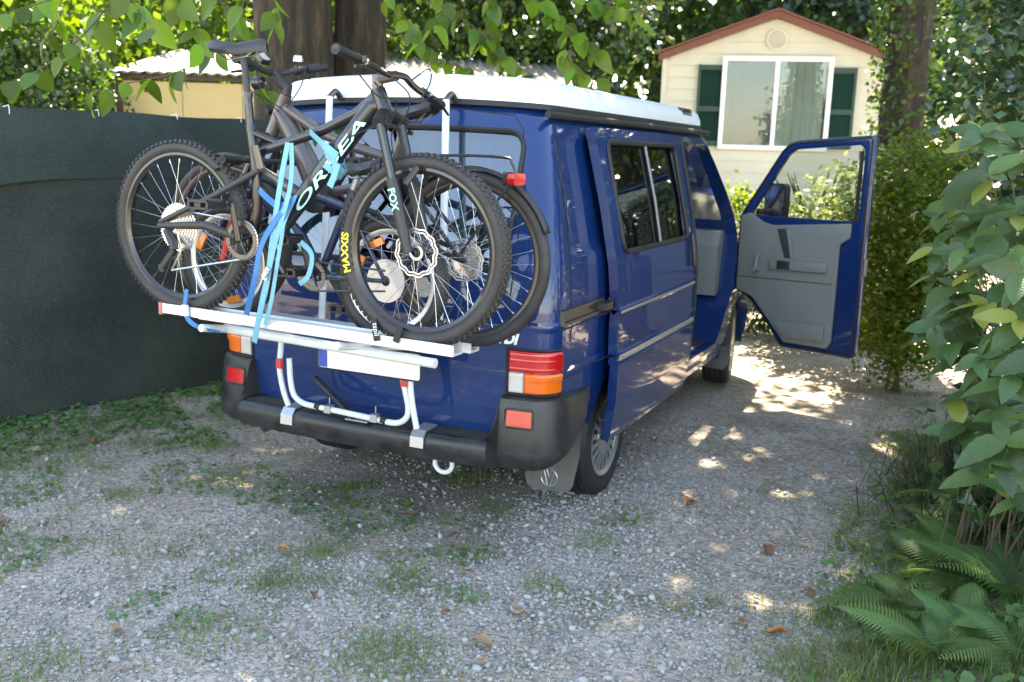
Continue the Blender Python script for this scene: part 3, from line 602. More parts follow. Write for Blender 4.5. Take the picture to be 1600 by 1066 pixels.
# ------------------------------------------------------------------ bicycle carrier on the tailgate
YA,YC,YB=-.70,-.50,-.315
rack=empty('bike_carrier',(0,-.2,0),label='white tubular bike carrier hooked on the tailgate of the blue van',cat='bike carrier')
def rp_(x): return (float(x[0]),float(x[1])+.2,float(x[2]))
def rail(x0,z0,x1,z1,y,wd=.075):
    m=MB(); prof=[(-wd/2,.028),(-wd/2,-.012),(wd/2,-.012),(wd/2,.028),(wd/2-.006,.028),(wd/2-.008,0),(.012,-.004),(-.012,-.004),(-wd/2+.008,0),(-wd/2+.006,.028)]
    n=len(prof); vs=[(x,y+.2+a,z+b) for x,z in((x0,z0),(x1,z1)) for a,b in prof]
    m.add(vs,[(i,(i+1)%n,(i+1)%n+n,i+n) for i in range(n)]+[tuple(range(n)),tuple(range(2*n-1,n-1,-1))]); return m
RA=(-.53,1.075,.85,1.048)
def zA(x): return float(np.interp(x,[RA[0],RA[2]],[RA[1],RA[3]]))
ra_=rail(RA[0],RA[1],RA[2],RA[3],YA).build('rail','rail_alu',rack,smooth=False)
rail(-.52,1.02,.74,.998,YC).build('rail','rail_alu',rack,smooth=False); rail(-.82,1.005,.72,.977,YB).build('rail','rail_alu',rack,smooth=False)
for sx,x in((-1,RA[0]),): MB().box((x+sx*.006,YA+.2,(RA[1] if sx<0 else RA[3])+.006),(.014,.085,.05)).build('end_cap','faded_red',rack,smooth=False)
m=MB(); a=py(352,513,-.60); m.tube([rp_(a),rp_((.70,-.60,float(a[2])-.03))],.019,10); m.build('cross_tube','rack_white',rack)
for x in(-.30,.36):
    MB().tube([rp_((x,-.03,.90)),rp_((x,-.30,.945)),rp_((x,-.76,1.025))],.016,8).build('support_arm','rack_white',rack)
yt=-.185
def tb(px,name,r=.0135,y=yt,m_='rack_white'):
    P=smooth_path([py(u,v,y) for u,v in px],5); return MB().tube([rp_(p) for p in P],r,10).build(name,m_,rack)
tb([(441,505),(439,541),(437,576),(443,610),(451,634)],'upright_tube'); tb([(642,560),(641,595),(644,630),(651,670)],'upright_tube')
tb([(452,560),(454,594),(460,618),(474,630),(492,635),(540,645),(586,655),(618,661),(634,654),(638,638),(634,615),(629,590),(628,560)],'loop_tube')
for p0,p1 in(((515,152),(-.20,1.02)),((697,157),(.42,1.0))):
    q=py(*p0,.14); P=[rp_(q+np.array([0,.09,.0])),rp_(q+np.array([0,.05,.03])),rp_(q),rp_((p1[0],-.05,p1[1]+.35)),rp_((p1[0],-.09,p1[1]-.1))]
    hm=empty('roof_arm',parent=rack); MB().tube([P[2],P[3],P[4]],.0165,10).build('arm_tube','rack_white',hm); MB().tube(smooth_path(P[:3],4),.014,8).build('hook','dark_steel',hm)
for u,v in((437,568),(632,596)): MB().box(rp_(py(u,v,yt-.016)),(.028,.02,.045)).build('joint_block','red_plastic',rack,smooth=False)
for u,v in((514,639),(586,653)):
    cl=empty('pipe_clamp',parent=rack); MB().box(rp_(py(u,v,yt-.002)),(.034,.036,.034)).build('clamp_block','alloy',cl,smooth=False); c=rp_(py(u+1,v-8,yt)); MB().tube([c,(c[0],c[1],c[2]+.03)],.003,6).build('bolt','steel',cl)
for u,v in((497,635),(600,657)): c=rp_(py(u,v,yt)); MB().tube([(c[0]-.013,c[1],c[2]+.002),(c[0]+.013,c[1],c[2]-.002)],.0165,10).build('sleeve','rubber',rack)
for u,v in((453,641),(656,680)):
    c=py(u,v,-.12); x=float(c[0]); q,nn=out_pt(x,.5); yb=float(q[1]); m=MB()
    prof=[(yb-.03,.5335),(yb-.128,.530),(yb-.150,.505),(yb-.155,.46),(yb-.160,.46),(yb-.156,.508),(yb-.131,.537),(yb-.03,.5405)]
    m.prism(prof,(x-.034,.2,0),Yx,Zx,(.068,0,0)); m.build('bumper_bracket','alloy',rack,smooth=False)
MB().tube([rp_(py(492,590,-.10)),rp_(py(553,652,-.155))],(.020,.012),8).build('brace','black_plastic',rack)
c=py(560,656,-.13); MB().box(rp_((c[0],c[1],.536)),(.12,.04,.006)).build('brace_plate','alloy',rack,smooth=False)
pc=py(575,564,-.235); pl=empty('number_plate',parent=rack); MB().prism(rrect(-.262,-.057,.262,.057,.012),rp_(pc),Xx,Zx,(0,.008,0)).build('plate_board','plate_white',pl,smooth=False)
MB().box(rp_(pc+np.array([-.238,-.002,0])),(.042,.003,.108)).build('blue_band','plate_blue',pl,smooth=False)
m=MB(); rr_=rrect(-.266,-.061,.266,.061,.014); m.tube([rp_(pc+np.array([a,.002,b])) for a,b in rr_+[rr_[0]]],.0045,6,cap=False); m.build('plate_frame','black_plastic',pl)

# ------------------------------------------------------------------ bicycles
def arc_text(txt,size,c,rad,a0,y,parent,m_,face=-1,name='lettering'):
    me=text_mesh(txt,size,.0006,bold=.0012); n=len(me.vertices); co=np.empty(n*3,np.float32); me.vertices.foreach_get('co',co); co=co.reshape(-1,3)
    # letters run along the sidewall, tops towards the tread
    th=a0-co[:,0]/rad; r=rad+co[:,1]
    me.vertices.foreach_set('co',np.stack([c[0]+r*np.cos(th),np.full(n,y)+co[:,2]*-1,c[2]+r*np.sin(th)],1).astype(np.float32).ravel()); me.update()
    return link(name,me,m_,parent,smooth=False)
def bike_wheel(root,c,y,R,tw,rim='bike_black',knobs=0,disc=0,dside=-1,cass=0,nsp=28,rimw=.030,hubm='bike_matt',refl=(),wall=None):
    """root is at the origin; c=(x,z)"""
    C=np.array([c[0],y,c[1]]); w_=empty('wheel',parent=root)
    h=tw/2; Rb=R-tw*.93
    prof=[(Rb-.002,-h*.5),(Rb+.006,-h*.78),(Rb+tw*.35,-h*1.0),(Rb+tw*.62,-h*.92),(Rb+tw*.82,-h*.62),(R-.002,-h*.3),(R,0),(R-.002,h*.3),(Rb+tw*.82,h*.62),(Rb+tw*.62,h*.92),(Rb+tw*.35,h),(Rb+.006,h*.78),(Rb-.002,h*.5)]
    T=MB(); T.lathe(prof,C,n=80); ty=T.build('tyre','bike_tyre',w_,sharp=None)
    if knobs:
        K=MB(); nk=84
        for i in range(nk):
            a=2*math.pi*i/nk
            for yo,rr,tilt,ph in((-.36*tw,R-.006,.55,0),(.36*tw,R-.006,-.55,0),(-.12*tw,R,.15,.5),(.12*tw,R,-.15,.5)):
                aa=a+ph*2*math.pi/nk; rot=Matrix.Rotation(-aa,3,'Y')@Matrix.Rotation(tilt,3,'Z')
                K.box(C+np.array([rr*math.cos(aa),yo,rr*math.sin(aa)]),(.009,.011,.012),rot)
        tag(K.build('tread_knobs','bike_tyre',ty,smooth=False),kind='stuff')
    Q=MB(); Q.lathe([(Rb+.004,-rimw/2),(Rb-.008,-rimw/2-.001),(Rb-.022,-rimw*.28),(Rb-.022,rimw*.28),(Rb-.008,rimw/2+.001),(Rb+.004,rimw/2)],C,n=80,closed=True); Q.build('rim',rim,w_)
    S=MB(); rs=Rb-.02
    for i in range(nsp):
        a=2*math.pi*i/nsp; sd=-1 if i%2 else 1; da=(.42 if (i//2)%2 else -.42); rh=.026
        S.tube([C+np.array([rh*math.cos(a+da*2.6),sd*.028,rh*math.sin(a+da*2.6)]),C+np.array([rs*math.cos(a),sd*.004,rs*math.sin(a)])],.0009,4,cap=False)
        S.tube([C+np.array([(rs-.016)*math.cos(a),sd*.005,(rs-.016)*math.sin(a)]),C+np.array([rs*math.cos(a),sd*.004,rs*math.sin(a)])],.0022,4,cap=False)
    tag(S.build('spokes','steel',w_),kind='stuff')
    H=MB(); H.lathe([(.006,-.062),(.010,-.06),(.010,-.045),(.028,-.034),(.028,-.024),(.017,-.016),(.017,.016),(.028,.024),(.028,.034),(.010,.045),(.010,.06),(.006,.062)],C,n=24); H.build('hub',hubm,w_)
    if disc:
        D=MB(); yo=y+dside*.042; nn=80
        def wring(r0,r1):
            o=[]
            for zz in(yo-.0011,yo+.0011):
                for r_ in(r0,r1):
                    for j in range(nn):
                        a=2*math.pi*j/nn; q=r_+.0028*math.sin(a*12); o.append((C[0]+q*math.cos(a),zz,C[2]+q*math.sin(a)))
            fs=[]
            for j in range(nn):
                k=(j+1)%nn; fs+=[(j,k,nn+k,nn+j),(2*nn+j,3*nn+j,3*nn+k,2*nn+k),(j,2*nn+j,2*nn+k,k),(nn+j,nn+k,3*nn+k,3*nn+j)]
            D.add(o,fs)
        wring(disc,disc-.0055); wring(disc-.0115,disc-.017)
        for j in range(36):
            a=2*math.pi*j/36; q=.0028*math.sin(a*12); D.tube([(C[0]+(disc-.0055+q)*math.cos(a),yo,C[2]+(disc-.0055+q)*math.sin(a)),(C[0]+(disc-.0115+q)*math.cos(a+.05),yo,C[2]+(disc-.0115+q)*math.sin(a+.05))],(.0018,.0009),4)
        for j in range(6):
            a=2*math.pi*j/6; D.tube([(C[0]+.024*math.cos(a),yo,C[2]+.024*math.sin(a)),(C[0]+.05*math.cos(a+.12),yo,C[2]+.05*math.sin(a+.12)),(C[0]+(disc-.012)*math.cos(a+.42),yo,C[2]+(disc-.012)*math.sin(a+.42))],(.0035,.0014),6)
        D.lathe([(.018,yo-y-.002),(.028,yo-y-.002),(.028,yo-y+.002),(.018,yo-y+.002)],C,n=24,closed=True)
        D.build('brake_disc','alloy',w_,smooth=False)
    if cass:
        K=MB()
        for k in range(9):
            r=.022+(cass-.022)*((8-k)/8)**1.15 if dside<0 else .02; yy=-.022-.0042*k; nt_=max(11,int(r*2*math.pi/.0127)); vs=[];
            for zz in(yy-.001,yy+.001):
                for j in range(nt_*4):
                    a=2*math.pi*j/(nt_*4); rr=r+(.0028 if j%4 in(0,1) else -.0024); vs.append(C+np.array([rr*math.cos(a),zz,rr*math.sin(a)]))
                for j in range(nt_*4):
                    a=2*math.pi*j/(nt_*4); rr=max(r-.013,.012); vs.append(C+np.array([rr*math.cos(a),zz,rr*math.sin(a)]))
            M_=nt_*4; fs=[]
            for j in range(M_): q=(j+1)%M_; fs+=[(j,q,M_+q,M_+j),(2*M_+j,3*M_+j,3*M_+q,2*M_+q),(j,2*M_+j,2*M_+q,q),(M_+j,M_+q,3*M_+q,3*M_+j)]
            K.add(vs,fs)
        tag(K.build('cassette','steel',w_,smooth=False),kind='stuff')
    for a,rr in refl:
        rot=Matrix.Rotation(-R_(a),3,'Y'); MB().box(C+np.array([rr*R*math.cos(R_(a)),-.014,rr*R*math.sin(R_(a))]),(.028,.012,.075),rot).build('reflector','reflector_orange',w_,smooth=False)
    return w_
def tubes(root,name,m_,lst,n=10,smooth=True):
    M=MB()
    for pts,r in lst: M.tube(pts,r,n)
    return M.build(name,m_,root)
def grip(root,p0,p1,r=.0165,m_='rubber'):
    p0,p1=np.array(p0),np.array(p1); d=p1-p0; pts=[p0,p0+d*.04]; rr=[r*1.12,r*1.15]
    for k in range(1,13): pts.append(p0+d*(.06+.9*k/12)); rr.append(r*(1.0 if k%2 else .93))
    MB().tube(pts,rr,12).build('grip',m_,root)
def pedal(root,c,y,m_='bike_matt'):
    c=np.array([c[0],y,c[1]]); p=MB(); q=rrect(-.048,-.014,.048,.014,.01,3)
    p.box(c+np.array([0,-.045,.016]),(.09,.012,.010)); p.box(c+np.array([0,.045,.016]),(.09,.012,.010)); p.box(c+np.array([-.045,0,0]),(.012,.10,.026)); p.box(c+np.array([.045,0,0]),(.012,.10,.026)); p.box(c,(.03,.10,.018)); p.box(c+np.array([0,-.045,-.012]),(.08,.010,.008)); p.build('pedal',m_,root,smooth=False)
def chainring(root,c,y,r,m_='dark_steel'):
    K=MB(); nt_=int(r*2*math.pi/.0127); M_=nt_*4; vs=[]
    for zz in(y-.0015,y+.0015):
        for j in range(M_): a=2*math.pi*j/M_; rr=r+(.003 if j%4 in(0,1) else -.003); vs.append((c[0]+rr*math.cos(a),zz,c[1]+rr*math.sin(a)))
        for j in range(M_): a=2*math.pi*j/M_; rr=r-.018; vs.append((c[0]+rr*math.cos(a),zz,c[1]+rr*math.sin(a)))
    fs=[]
    for j in range(M_): q=(j+1)%M_; fs+=[(j,q,M_+q,M_+j),(2*M_+j,3*M_+j,3*M_+q,2*M_+q),(j,2*M_+j,2*M_+q,q),(M_+j,M_+q,3*M_+q,3*M_+j)]
    K.add(vs,fs)
    for j in range(4): a=2*math.pi*j/4+.4; K.tube([(c[0],y,c[1]),(c[0]+(r-.014)*math.cos(a),y,c[1]+(r-.014)*math.sin(a))],(.008,.003),6)
    K.build('chainring',m_,root,smooth=False)
def saddle(root,c,ang,L_=.27,m_='bike_matt',fw=1):
    """c: clamp point; saddle runs along x, nose towards +x*fw"""
    M=MB(); rows=[]
    for t_ in np.linspace(0,1,14):
        wd=float(np.interp(t_,[0,.1,.25,.5,.8,.95,1],[.045,.066,.062,.034,.019,.016,.007])); zc=float(np.interp(t_,[0,.15,.5,.9,1],[.030,.016,0,.002,-.008])); row=[]
        for s_ in np.linspace(-1,1,9): row.append(((t_-.52)*L_*fw,s_*wd,zc+.022-.022*abs(s_)**2.5*(1)-.012*(abs(s_)>.99)))
        rows.append(row)
    V_=[p for r in rows for p in r]; nb=len(V_); V_+=[(x,y*.85,z-.015) for x,y,z in V_]; fs=[]
    for i in range(13):
        for j in range(8): a=i*9+j; fs.append((a,a+1,a+10,a+9)); fs.append((nb+a,nb+a+9,nb+a+10,nb+a+1))
    for i in range(13):
        for j in(0,8): a=i*9+j; fs.append((a,a+9,nb+a+9,nb+a))
    for j in range(8): fs.append((j,nb+j,nb+j+1,j+1)); a=13*9+j; fs.append((a,a+1,nb+a+1,nb+a))
    rot=Matrix.Rotation(R_(-ang),3,'Y'); M.add([rot@Vector(p)+Vector([float(q) for q in c])+Vector((0,0,.045)) for p in V_],fs); o=M.build('saddle',m_,root,sharp=50)
    Rl=MB()
    for s_ in(-.022,.022): Rl.tube([rot@Vector((a*L_*fw,s_*b,z))+V(c)+Vector((0,0,.045)) for a,b,z in((-.42,1.2,-.004),(-.25,1,-.036),(.12,.9,-.036),(.36,.4,-.006))],.0035,6)
    Rl.build('saddle_rails','steel',o); return o

# --- black mountain bike, outermost, facing right
A=empty('mountain_bike',(0,0,0),label='black full-suspension mountain bike, outermost on the carrier, with yellow tyre lettering',cat='bicycle')
def pa(u,v,dy=0.): return py(u,v,YA+dy)
hr=pa(285,345); hf=pa(660,391); RAD=.347
hr[2]=zA(hr[0])+RAD+.001; hf[2]=zA(hf[0])+RAD+.001
bike_wheel(A,(hr[0],hr[2]),YA,RAD,.053,knobs=1,cass=.096,rimw=.034)
wf=bike_wheel(A,(hf[0],hf[2]),YA,RAD,.053,knobs=1,disc=.088,dside=-1,rimw=.034)
arc_text('MAXXIS',.042,(hf[0],0,hf[2]),RAD-.030,R_(184)+0,YA-.0272,wf,'yellow_print')
bb=pa(392,374); sc=pa(397,236); stt=pa(391,196); hd_t=pa(590,140); hd_b=pa(605,186); kink=pa(440,226)
tubes(A,'frame','bike_black',[([bb,pa(402,330),pa(402,290),sc,stt],[.026,.021,.021,.021,.019]),
   ([pa(408,376),pa(436,358),pa(520,248),pa(585,165),hd_t+np.array([.01,0,-.05])],[(.030,.028),(.036,.034),(.036,.034),(.034,.036),(.024,.03)]),
   ([hd_t+np.array([0,0,-.02]),pa(560,176),pa(500,206),kink,pa(404,238)],[.022,.021,.019,.019,.017]),([kink,pa(396,207)],[.014,.014]),
   ([hd_t,hd_b],[.027,.029]),([bb+np.array([0,-.045,0]),bb+np.array([0,.045,0])],.026)],12)
for dy in(-.062,.062):
    tubes(A,'chainstay','bike_matt',[([hr+np.array([-.07,dy,.005]),pa(320,352,dy),pa(372,372,dy*.7),bb+np.array([0,dy*.5,0])],[(.008,.012),(.010,.018),(.011,.02),(.011,.016)])])
    tubes(A,'seatstay','bike_matt',[([hr+np.array([-.06,dy,.02]),pa(340,303,dy),pa(404,266,dy*.6)],[(.007,.011),(.008,.012),(.008,.012)])])
tubes(A,'rocker_link','bike_brown',[([pa(406,264,-.035),pa(398,228,-.04)],[(.008,.022),(.008,.018)]),([pa(406,264,.035),pa(398,228,.04)],[(.008,.022),(.008,.018)])])
tubes(A,'shock','dark_steel',[([pa(402,262),pa(440,285)],[.016,.016]),([pa(436,283),pa(470,305)],[.023,.023])])
tubes(A,'seatpost','bike_black',[([stt,pa(387,150)],[.0175,.0175]),([pa(387,152),pa(387,144)],[.021,.021])]); tubes(A,'seatpost_shaft','steel' if 0 else 'bike_matt',[([pa(387,150),pa(380,84)],[.0135,.0135])])
saddle(A,pa(379,84)+np.array([0,0,-.025]),7,.245,fw=1)
# fork: crown, stanchions, lowers
for dy in(-.068,.068):
    k=empty('fork_leg',parent=A); t0=hd_b+np.array([.015,dy,-.02]); t1=pa(640,330,0); e=hf+np.array([-.02,dy,.0]); mid=t0*.52+e*.48
    tubes(k,'stanchion','bike_black',[([t0,mid],[.0175,.0175])]); tubes(k,'lower_leg','bike_matt',[([t0*.58+e*.42,t0*.55+e*.45,t0*.2+e*.8,e],[.022,.0235,.022,.017])])
    if dy<0:
        me=text_mesh('FOX',.040,.0006,bold=.001); lt=link('lettering',me,'turquoise_print',k,smooth=False); d_=V(e-t0).normalized(); c_=V(t0*.42+e*.58)+Vector((0,-.0232,0)); zax=Vector((0,-1,0)); xax=d_; yax=zax.cross(xax); M4=Matrix((xax,yax,zax)).transposed().to_4x4(); M4.translation=c_; lt.matrix_local=M4
tubes(A,'fork_crown','bike_black',[([hd_b+np.array([.015,-.085,-.015]),hd_b+np.array([.0,-.03,.012]),hd_b+np.array([0,.03,.012]),hd_b+np.array([.015,.085,-.015])],[.022,.026,.026,.022]),([hd_t+np.array([-.002,0,.03]),hd_b+np.array([.002,0,-.005])],[.017,.017])])
tubes(A,'fork_arch','bike_matt',[([hd_b*.42+hf*.58+np.array([.03,-.066,.045]),hd_b*.42+hf*.58+np.array([.06,-.04,.10]),hd_b*.42+hf*.58+np.array([.06,.04,.10]),hd_b*.42+hf*.58+np.array([.03,.066,.045])],[.012,.013,.013,.012])])
bc=pa(620,118); tubes(A,'stem','bike_brown',[([hd_t+np.array([0,0,.035]),bc],[.019,.019]),([hd_t+np.array([0,0,.05]),hd_t+np.array([0,0,.0])],[.021,.021])])
bn=py(524,76,-1.075); bf=py(690,165,-.33); bmid=[bn,bn*.78+bc*.22,bn*.35+bc*.65+np.array([0,0,-.006]),bc+np.array([0,-.05,0]),bc+np.array([0,.05,0]),bf*.4+bc*.6,bf]
hb=tubes(A,'handlebar','bike_black',[(smooth_path(bmid,4),.0125)])
grip(A,bn,bn*.64+bc*.36); grip(A,bf,bf*.66+bc*.34)
def lever(root,p,d,fw,dn_=(-.25,-.05)):
    p=np.array(p);d=np.array(d)/np.linalg.norm(d); f=np.array([fw,0,0.]); tubes(root,'brake_lever','bike_black',[([p,p+f*.03+d*.0+np.array([0,0,-.012])],[.015,.012]),([p+f*.03+np.array([0,0,-.012]),p+f*.055+d*-.05+np.array([0,0,-.03]),p+f*.052+d*-.11+np.array([0,0,-.045])],[.008,.006,.005]),([p+d*.03+np.array([0,0,.012]),p-d*.015+f*.02],[.010,.010])],8)
lever(A,bn*.60+bc*.40,bc-bn,.9); lever(A,bf*.62+bc*.38,bc-bf,.9)
for i,pts in enumerate(([pa(585,128,-.2),pa(600,150,-.15),pa(612,190,-.08),pa(580,200,-.05),pa(545,215,-.04)],[pa(640,128,.1),pa(670,108,.05),pa(672,130,.0),pa(655,158,-.02)],[pa(612,120,-.1),pa(640,150,-.1),pa(632,185,-.06),pa(612,210,-.05),pa(618,260,-.05)],[pa(560,115,-.22),pa(590,150,-.16),pa(620,160,-.1),pa(600,215,-.06)])):
    MB().tube(smooth_path(pts,6),.0026,6).build('cable','strap_black',A)
# drivetrain
ck=bb; chainring(A,(bb[0],bb[2]),YA-.055,.075); tubes(A,'crank_arm','bike_black',[([ck+np.array([0,-.075,0]),pa(362,318,-.085)],[(.009,.016),(.008,.012)])]); tubes(A,'crank_arm','bike_black',[([ck+np.array([0,.075,0]),ck*2-pa(362,318,0)+np.array([0,.085,0])],[(.009,.016),(.008,.012)])])
p_=pa(362,318); pedal(A,(p_[0],p_[2]),YA-.14); p2=2*ck-p_; pedal(A,(p2[0],p2[2]),YA+.14)
ch=MB(); y_=YA-.05; ch.tube([(hr[0]+.01,y_,hr[2]+.075),(bb[0]-.01,y_,bb[2]+.072)],(.0035,.0045),6); ch.tube([(hr[0]-.02,y_,hr[2]-.175),(bb[0],y_,bb[2]-.075)],(.0035,.0045),6); ch.tube([(bb[0]+.075*math.cos(a),y_,bb[2]+.075*math.sin(a)) for a in np.linspace(1.5,-1.6,14)],(.0035,.0045),6); ch.tube([(hr[0]+.02,y_,hr[2]-.02),(hr[0]+.035,y_,hr[2]-.09),(hr[0]-.02,y_,hr[2]-.175)],(.0035,.0045),6); ch.build('chain','steel',A)
rd=MB(); rd.tube([hr+np.array([-.03,-.06,-.01]),hr+np.array([.015,-.07,-.06]),hr+np.array([.02,-.072,-.085])],[.014,.020,.018],8); rd.tube([hr+np.array([.01,-.065,-.085]),hr+np.array([-.065,-.06,-.165])],(.006,.014),8); rd.lathe([(.004,-.004),(.018,-.004),(.018,.004),(.004,.004)],hr+np.array([-.065,-.055,-.165]),n=14); rd.lathe([(.004,-.004),(.017,-.004),(.017,.004),(.004,.004)],hr+np.array([.0,-.055,-.10]),n=14); rd.build('rear_derailleur','bike_matt',A)
# brand lettering on the down tube
d0=pa(462,330,-.0385); d1=pa(566,190,-.0385); me=text_mesh('ORBEA',.078,.0008,shear=.2,bold=.001); lt=link('lettering',me,'turquoise_print',A,smooth=False)
xax=V(d1-d0).normalized(); zax=Vector((0,-1,0)); yax=zax.cross(xax).normalized(); zax=xax.cross(yax); M4=Matrix((xax,yax,zax)).transposed().to_4x4(); M4.translation=V((d0+d1)/2); lt.matrix_local=M4
bl_=me.dimensions if hasattr(me,'dimensions') else None
xs=[v.co.x for v in me.vertices]; sc_=np.linalg.norm(d1-d0)/(max(xs)-min(xs)); lt.scale=(sc_,.66,1)

# --- small dark kids bike, middle, facing left
Cc=empty('kids_bike',(0,0,0),label='small navy kids bike with pale rims and red fork, squeezed between two bigger bikes',cat='bicycle')
def pc_(u,v,dy=0.): return py(u,v,YC+dy)
cr0=pc_(612,440); cf0=pc_(358,410); RC=.248; cr0[2]=1.012+RC-.005; cf0[2]=1.022+RC
bike_wheel(Cc,(cr0[0],cr0[2]),YC,RC,.05,rim='alloy',knobs=1,nsp=24,rimw=.026,refl=((115,.62),(-95,.66),(160,.6)))
bike_wheel(Cc,(cf0[0],cf0[2]),YC,RC,.05,rim='alloy',knobs=1,nsp=24,rimw=.026,refl=((150,.62),(-80,.66)))
dk=MB(); dk.lathe([(.02,-.045),(.085,-.045),(.085,-.041),(.02,-.041)],cr0,n=40,closed=True); dk.build('spoke_guard','lens_clear',Cc)
cbb=pc_(500,430); cst=pc_(552,296); cht=pc_(404,268); chb=pc_(394,300)
tubes(Cc,'frame','bike_navy',[([cbb,cst],[.017,.016]),([cbb,pc_(470,372),chb+np.array([0,0,.03])],[.026,.03,.024]),([cht+np.array([0,0,-.02]),pc_(540,325)],[.018,.016]),([cht,chb],[.021,.022]),([cbb+np.array([0,-.04,0]),cbb+np.array([0,.04,0])],.024)])
for dy in(-.05,.05): tubes(Cc,'rear_stay','bike_navy',[([cr0+np.array([0,dy,0]),cbb+np.array([.03,dy*.6,0])],[.009,.011]),([cr0+np.array([0,dy,0]),pc_(545,320,dy*.4)],[.008,.009])])
for dy in(-.045,.045): tubes(Cc,'fork_leg','red_plastic',[([chb+np.array([0,dy,-.01]),chb*.5+cf0*.5+np.array([-.01,dy,0]),cf0+np.array([0,dy,0])],[.014,(.014,.022),(.010,.012)])])
tubes(Cc,'fork_crown','bike_matt',[([chb+np.array([0,-.055,-.012]),chb+np.array([0,.055,-.012])],.018)])
gn=py(347,249,-.76); gm=pc_(415,252); gf=2*gm-gn; tubes(Cc,'stem','bike_matt',[([cht,cht+np.array([.002,0,.03]),gm],[.015,.016,.016])]); tubes(Cc,'handlebar','bike_matt',[([gn,gm,gf],.011)]); grip(Cc,gn,gn*.6+gm*.4,.015); grip(Cc,gf,gf*.6+gm*.4,.015)
lever(Cc,gn*.55+gm*.45,gm-gn,-.9); 
tubes(Cc,'seatpost','alloy',[([cst,pc_(560,274)],.013)]); saddle(Cc,pc_(562,274)+np.array([0,0,-.02]),0,.22,fw=-1)
chainring(Cc,(cbb[0],cbb[2]),YC-.045,.06); tubes(Cc,'crank_arm','bike_matt',[([cbb+np.array([0,-.06,0]),pc_(470,372,-.07)],[(.008,.014),(.007,.011)])]); tubes(Cc,'crank_arm','bike_matt',[([cbb+np.array([0,.06,0]),2*cbb-pc_(470,372,0)+np.array([0,.07,0])],[(.008,.014),(.007,.011)])]); q=pc_(486,372); pedal(Cc,(q[0]-.03,q[2]),YC-.12); q=2*cbb-q; pedal(Cc,(q[0],q[2]),YC+.12)
ch=MB(); ch.tube([(cr0[0],YC-.045,cr0[2]+.04),(cbb[0],YC-.045,cbb[2]+.06)],(.0035,.0045),6); ch.tube([(cr0[0],YC-.045,cr0[2]-.04),(cbb[0],YC-.045,cbb[2]-.06)],(.0035,.0045),6); ch.build('chain','dark_steel',Cc)
m=MB(); m.ribbon([pc_(474,395,-.034),pc_(447,345,-.034)],.012,(0,0,1),.002); m.build('stripe','turquoise_print',Cc,smooth=False)

# --- grey-brown e-bike next to the van, facing left
B=empty('electric_bike',(0,0,0),label='grey-brown electric bike with rear luggage rack and red tail light, closest to the tailgate',cat='bicycle')
def pb(u,v,dy=0.): return py(u,v,YB+dy)
br=pb(733,401); bf_=pb(345,362); RB=.352; br[2]=.985+RB; bf_=np.array([br[0]-1.22,YB,1.003+RB])
bike_wheel(B,(br[0],br[2]),YB,RB,.047,nsp=32,disc=.085,cass=.07,rimw=.026); bike_wheel(B,(bf_[0],bf_[2]),YB,RB,.047,nsp=32,rimw=.026)
h1=pb(447,148); h2=pb(424,214); mo=pb(500,305); st0=pb(617,250); 
tubes(B,'frame','bike_brown',[([h1,h2],[.026,.030]),([h1*.6+h2*.4,pb(455,205),pb(478,250),mo],[(.036,.03),(.043,.045),(.043,.05),(.045,.05)]),([h1*.75+h2*.25,pb(500,207),pb(560,232),st0],[(.019,.025),(.019,.024),(.018,.022),(.018,.02)]),([mo,pb(570,290),st0,pb(627,215)],[.022,.020,.019,.018])],12)
tubes(B,'motor','bike_matt',[([mo+np.array([0,-.05,0]),mo+np.array([0,.05,0])],[.075,.075])],20)
for dy in(-.065,.065):
    tubes(B,'chainstay','bike_matt',[([br+np.array([0,dy,0]),mo+np.array([.05,dy*.6,0])],[.010,.013])]); tubes(B,'seatstay','bike_matt',[([br+np.array([0,dy,0]),st0+np.array([.01,dy*.4,-.01])],[.008,.009])])
    k=empty('fork_leg',parent=B); e=bf_+np.array([.0,dy,0]); t0=h2+np.array([-.01,dy,-.02]); tubes(k,'stanchion','bike_black',[([t0,t0*.6+e*.4],.016)]); tubes(k,'lower_leg','bike_matt',[([t0*.66+e*.34,e],[.021,.016])])
tubes(B,'fork_crown','bike_matt',[([h2+np.array([-.01,-.08,-.01]),h2,h2+np.array([-.01,.08,-.01])],[.019,.024,.019])])
tubes(B,'seatpost','bike_black',[([pb(627,218),pb(634,180)],.0155)]); saddle(B,pb(630,184)+np.array([0,0,-.028]),2,.28,m_='bike_matt',fw=-1)
sm=pb(428,115); sm2=pb(410,96)
tubes(B,'stem','bike_matt',[([h1,h1+np.array([.01,0,.03]),pb(438,128),sm],[.022,.022,.023,.020])]); n0=py(368,91,-.60); f0=py(508,105,-.02)
tubes(B,'handlebar','bike_matt',[(smooth_path([n0,n0*.7+sm*.3+np.array([0,0,.01]),sm+np.array([0,-.06,.005]),sm+np.array([0,.06,.005]),f0*.7+sm*.3+np.array([0,0,.01]),f0],4),.0125)]); grip(B,n0,n0*.6+sm*.4,.018); grip(B,f0,f0*.6+sm*.4,.018)
lever(B,n0*.5+sm*.5,sm-n0,-.9); lever(B,f0*.5+sm*.5,sm-f0,-.9)
dsp=pb(418,98); MB().prism(rrect(-.045,-.03,.045,.03,.015),tuple(dsp+np.array([0,-.05,.015])),(.75,0,-.66),(0,1,0),(.012,0,.014)).build('display','bike_black',B); MB().prism(rrect(-.036,-.022,.036,.022,.01),tuple(dsp+np.array([.0125,-.05,.0295])),(.75,0,-.66),(0,1,0),(.001,0,.0012)).build('display_screen','lens_clear',B)
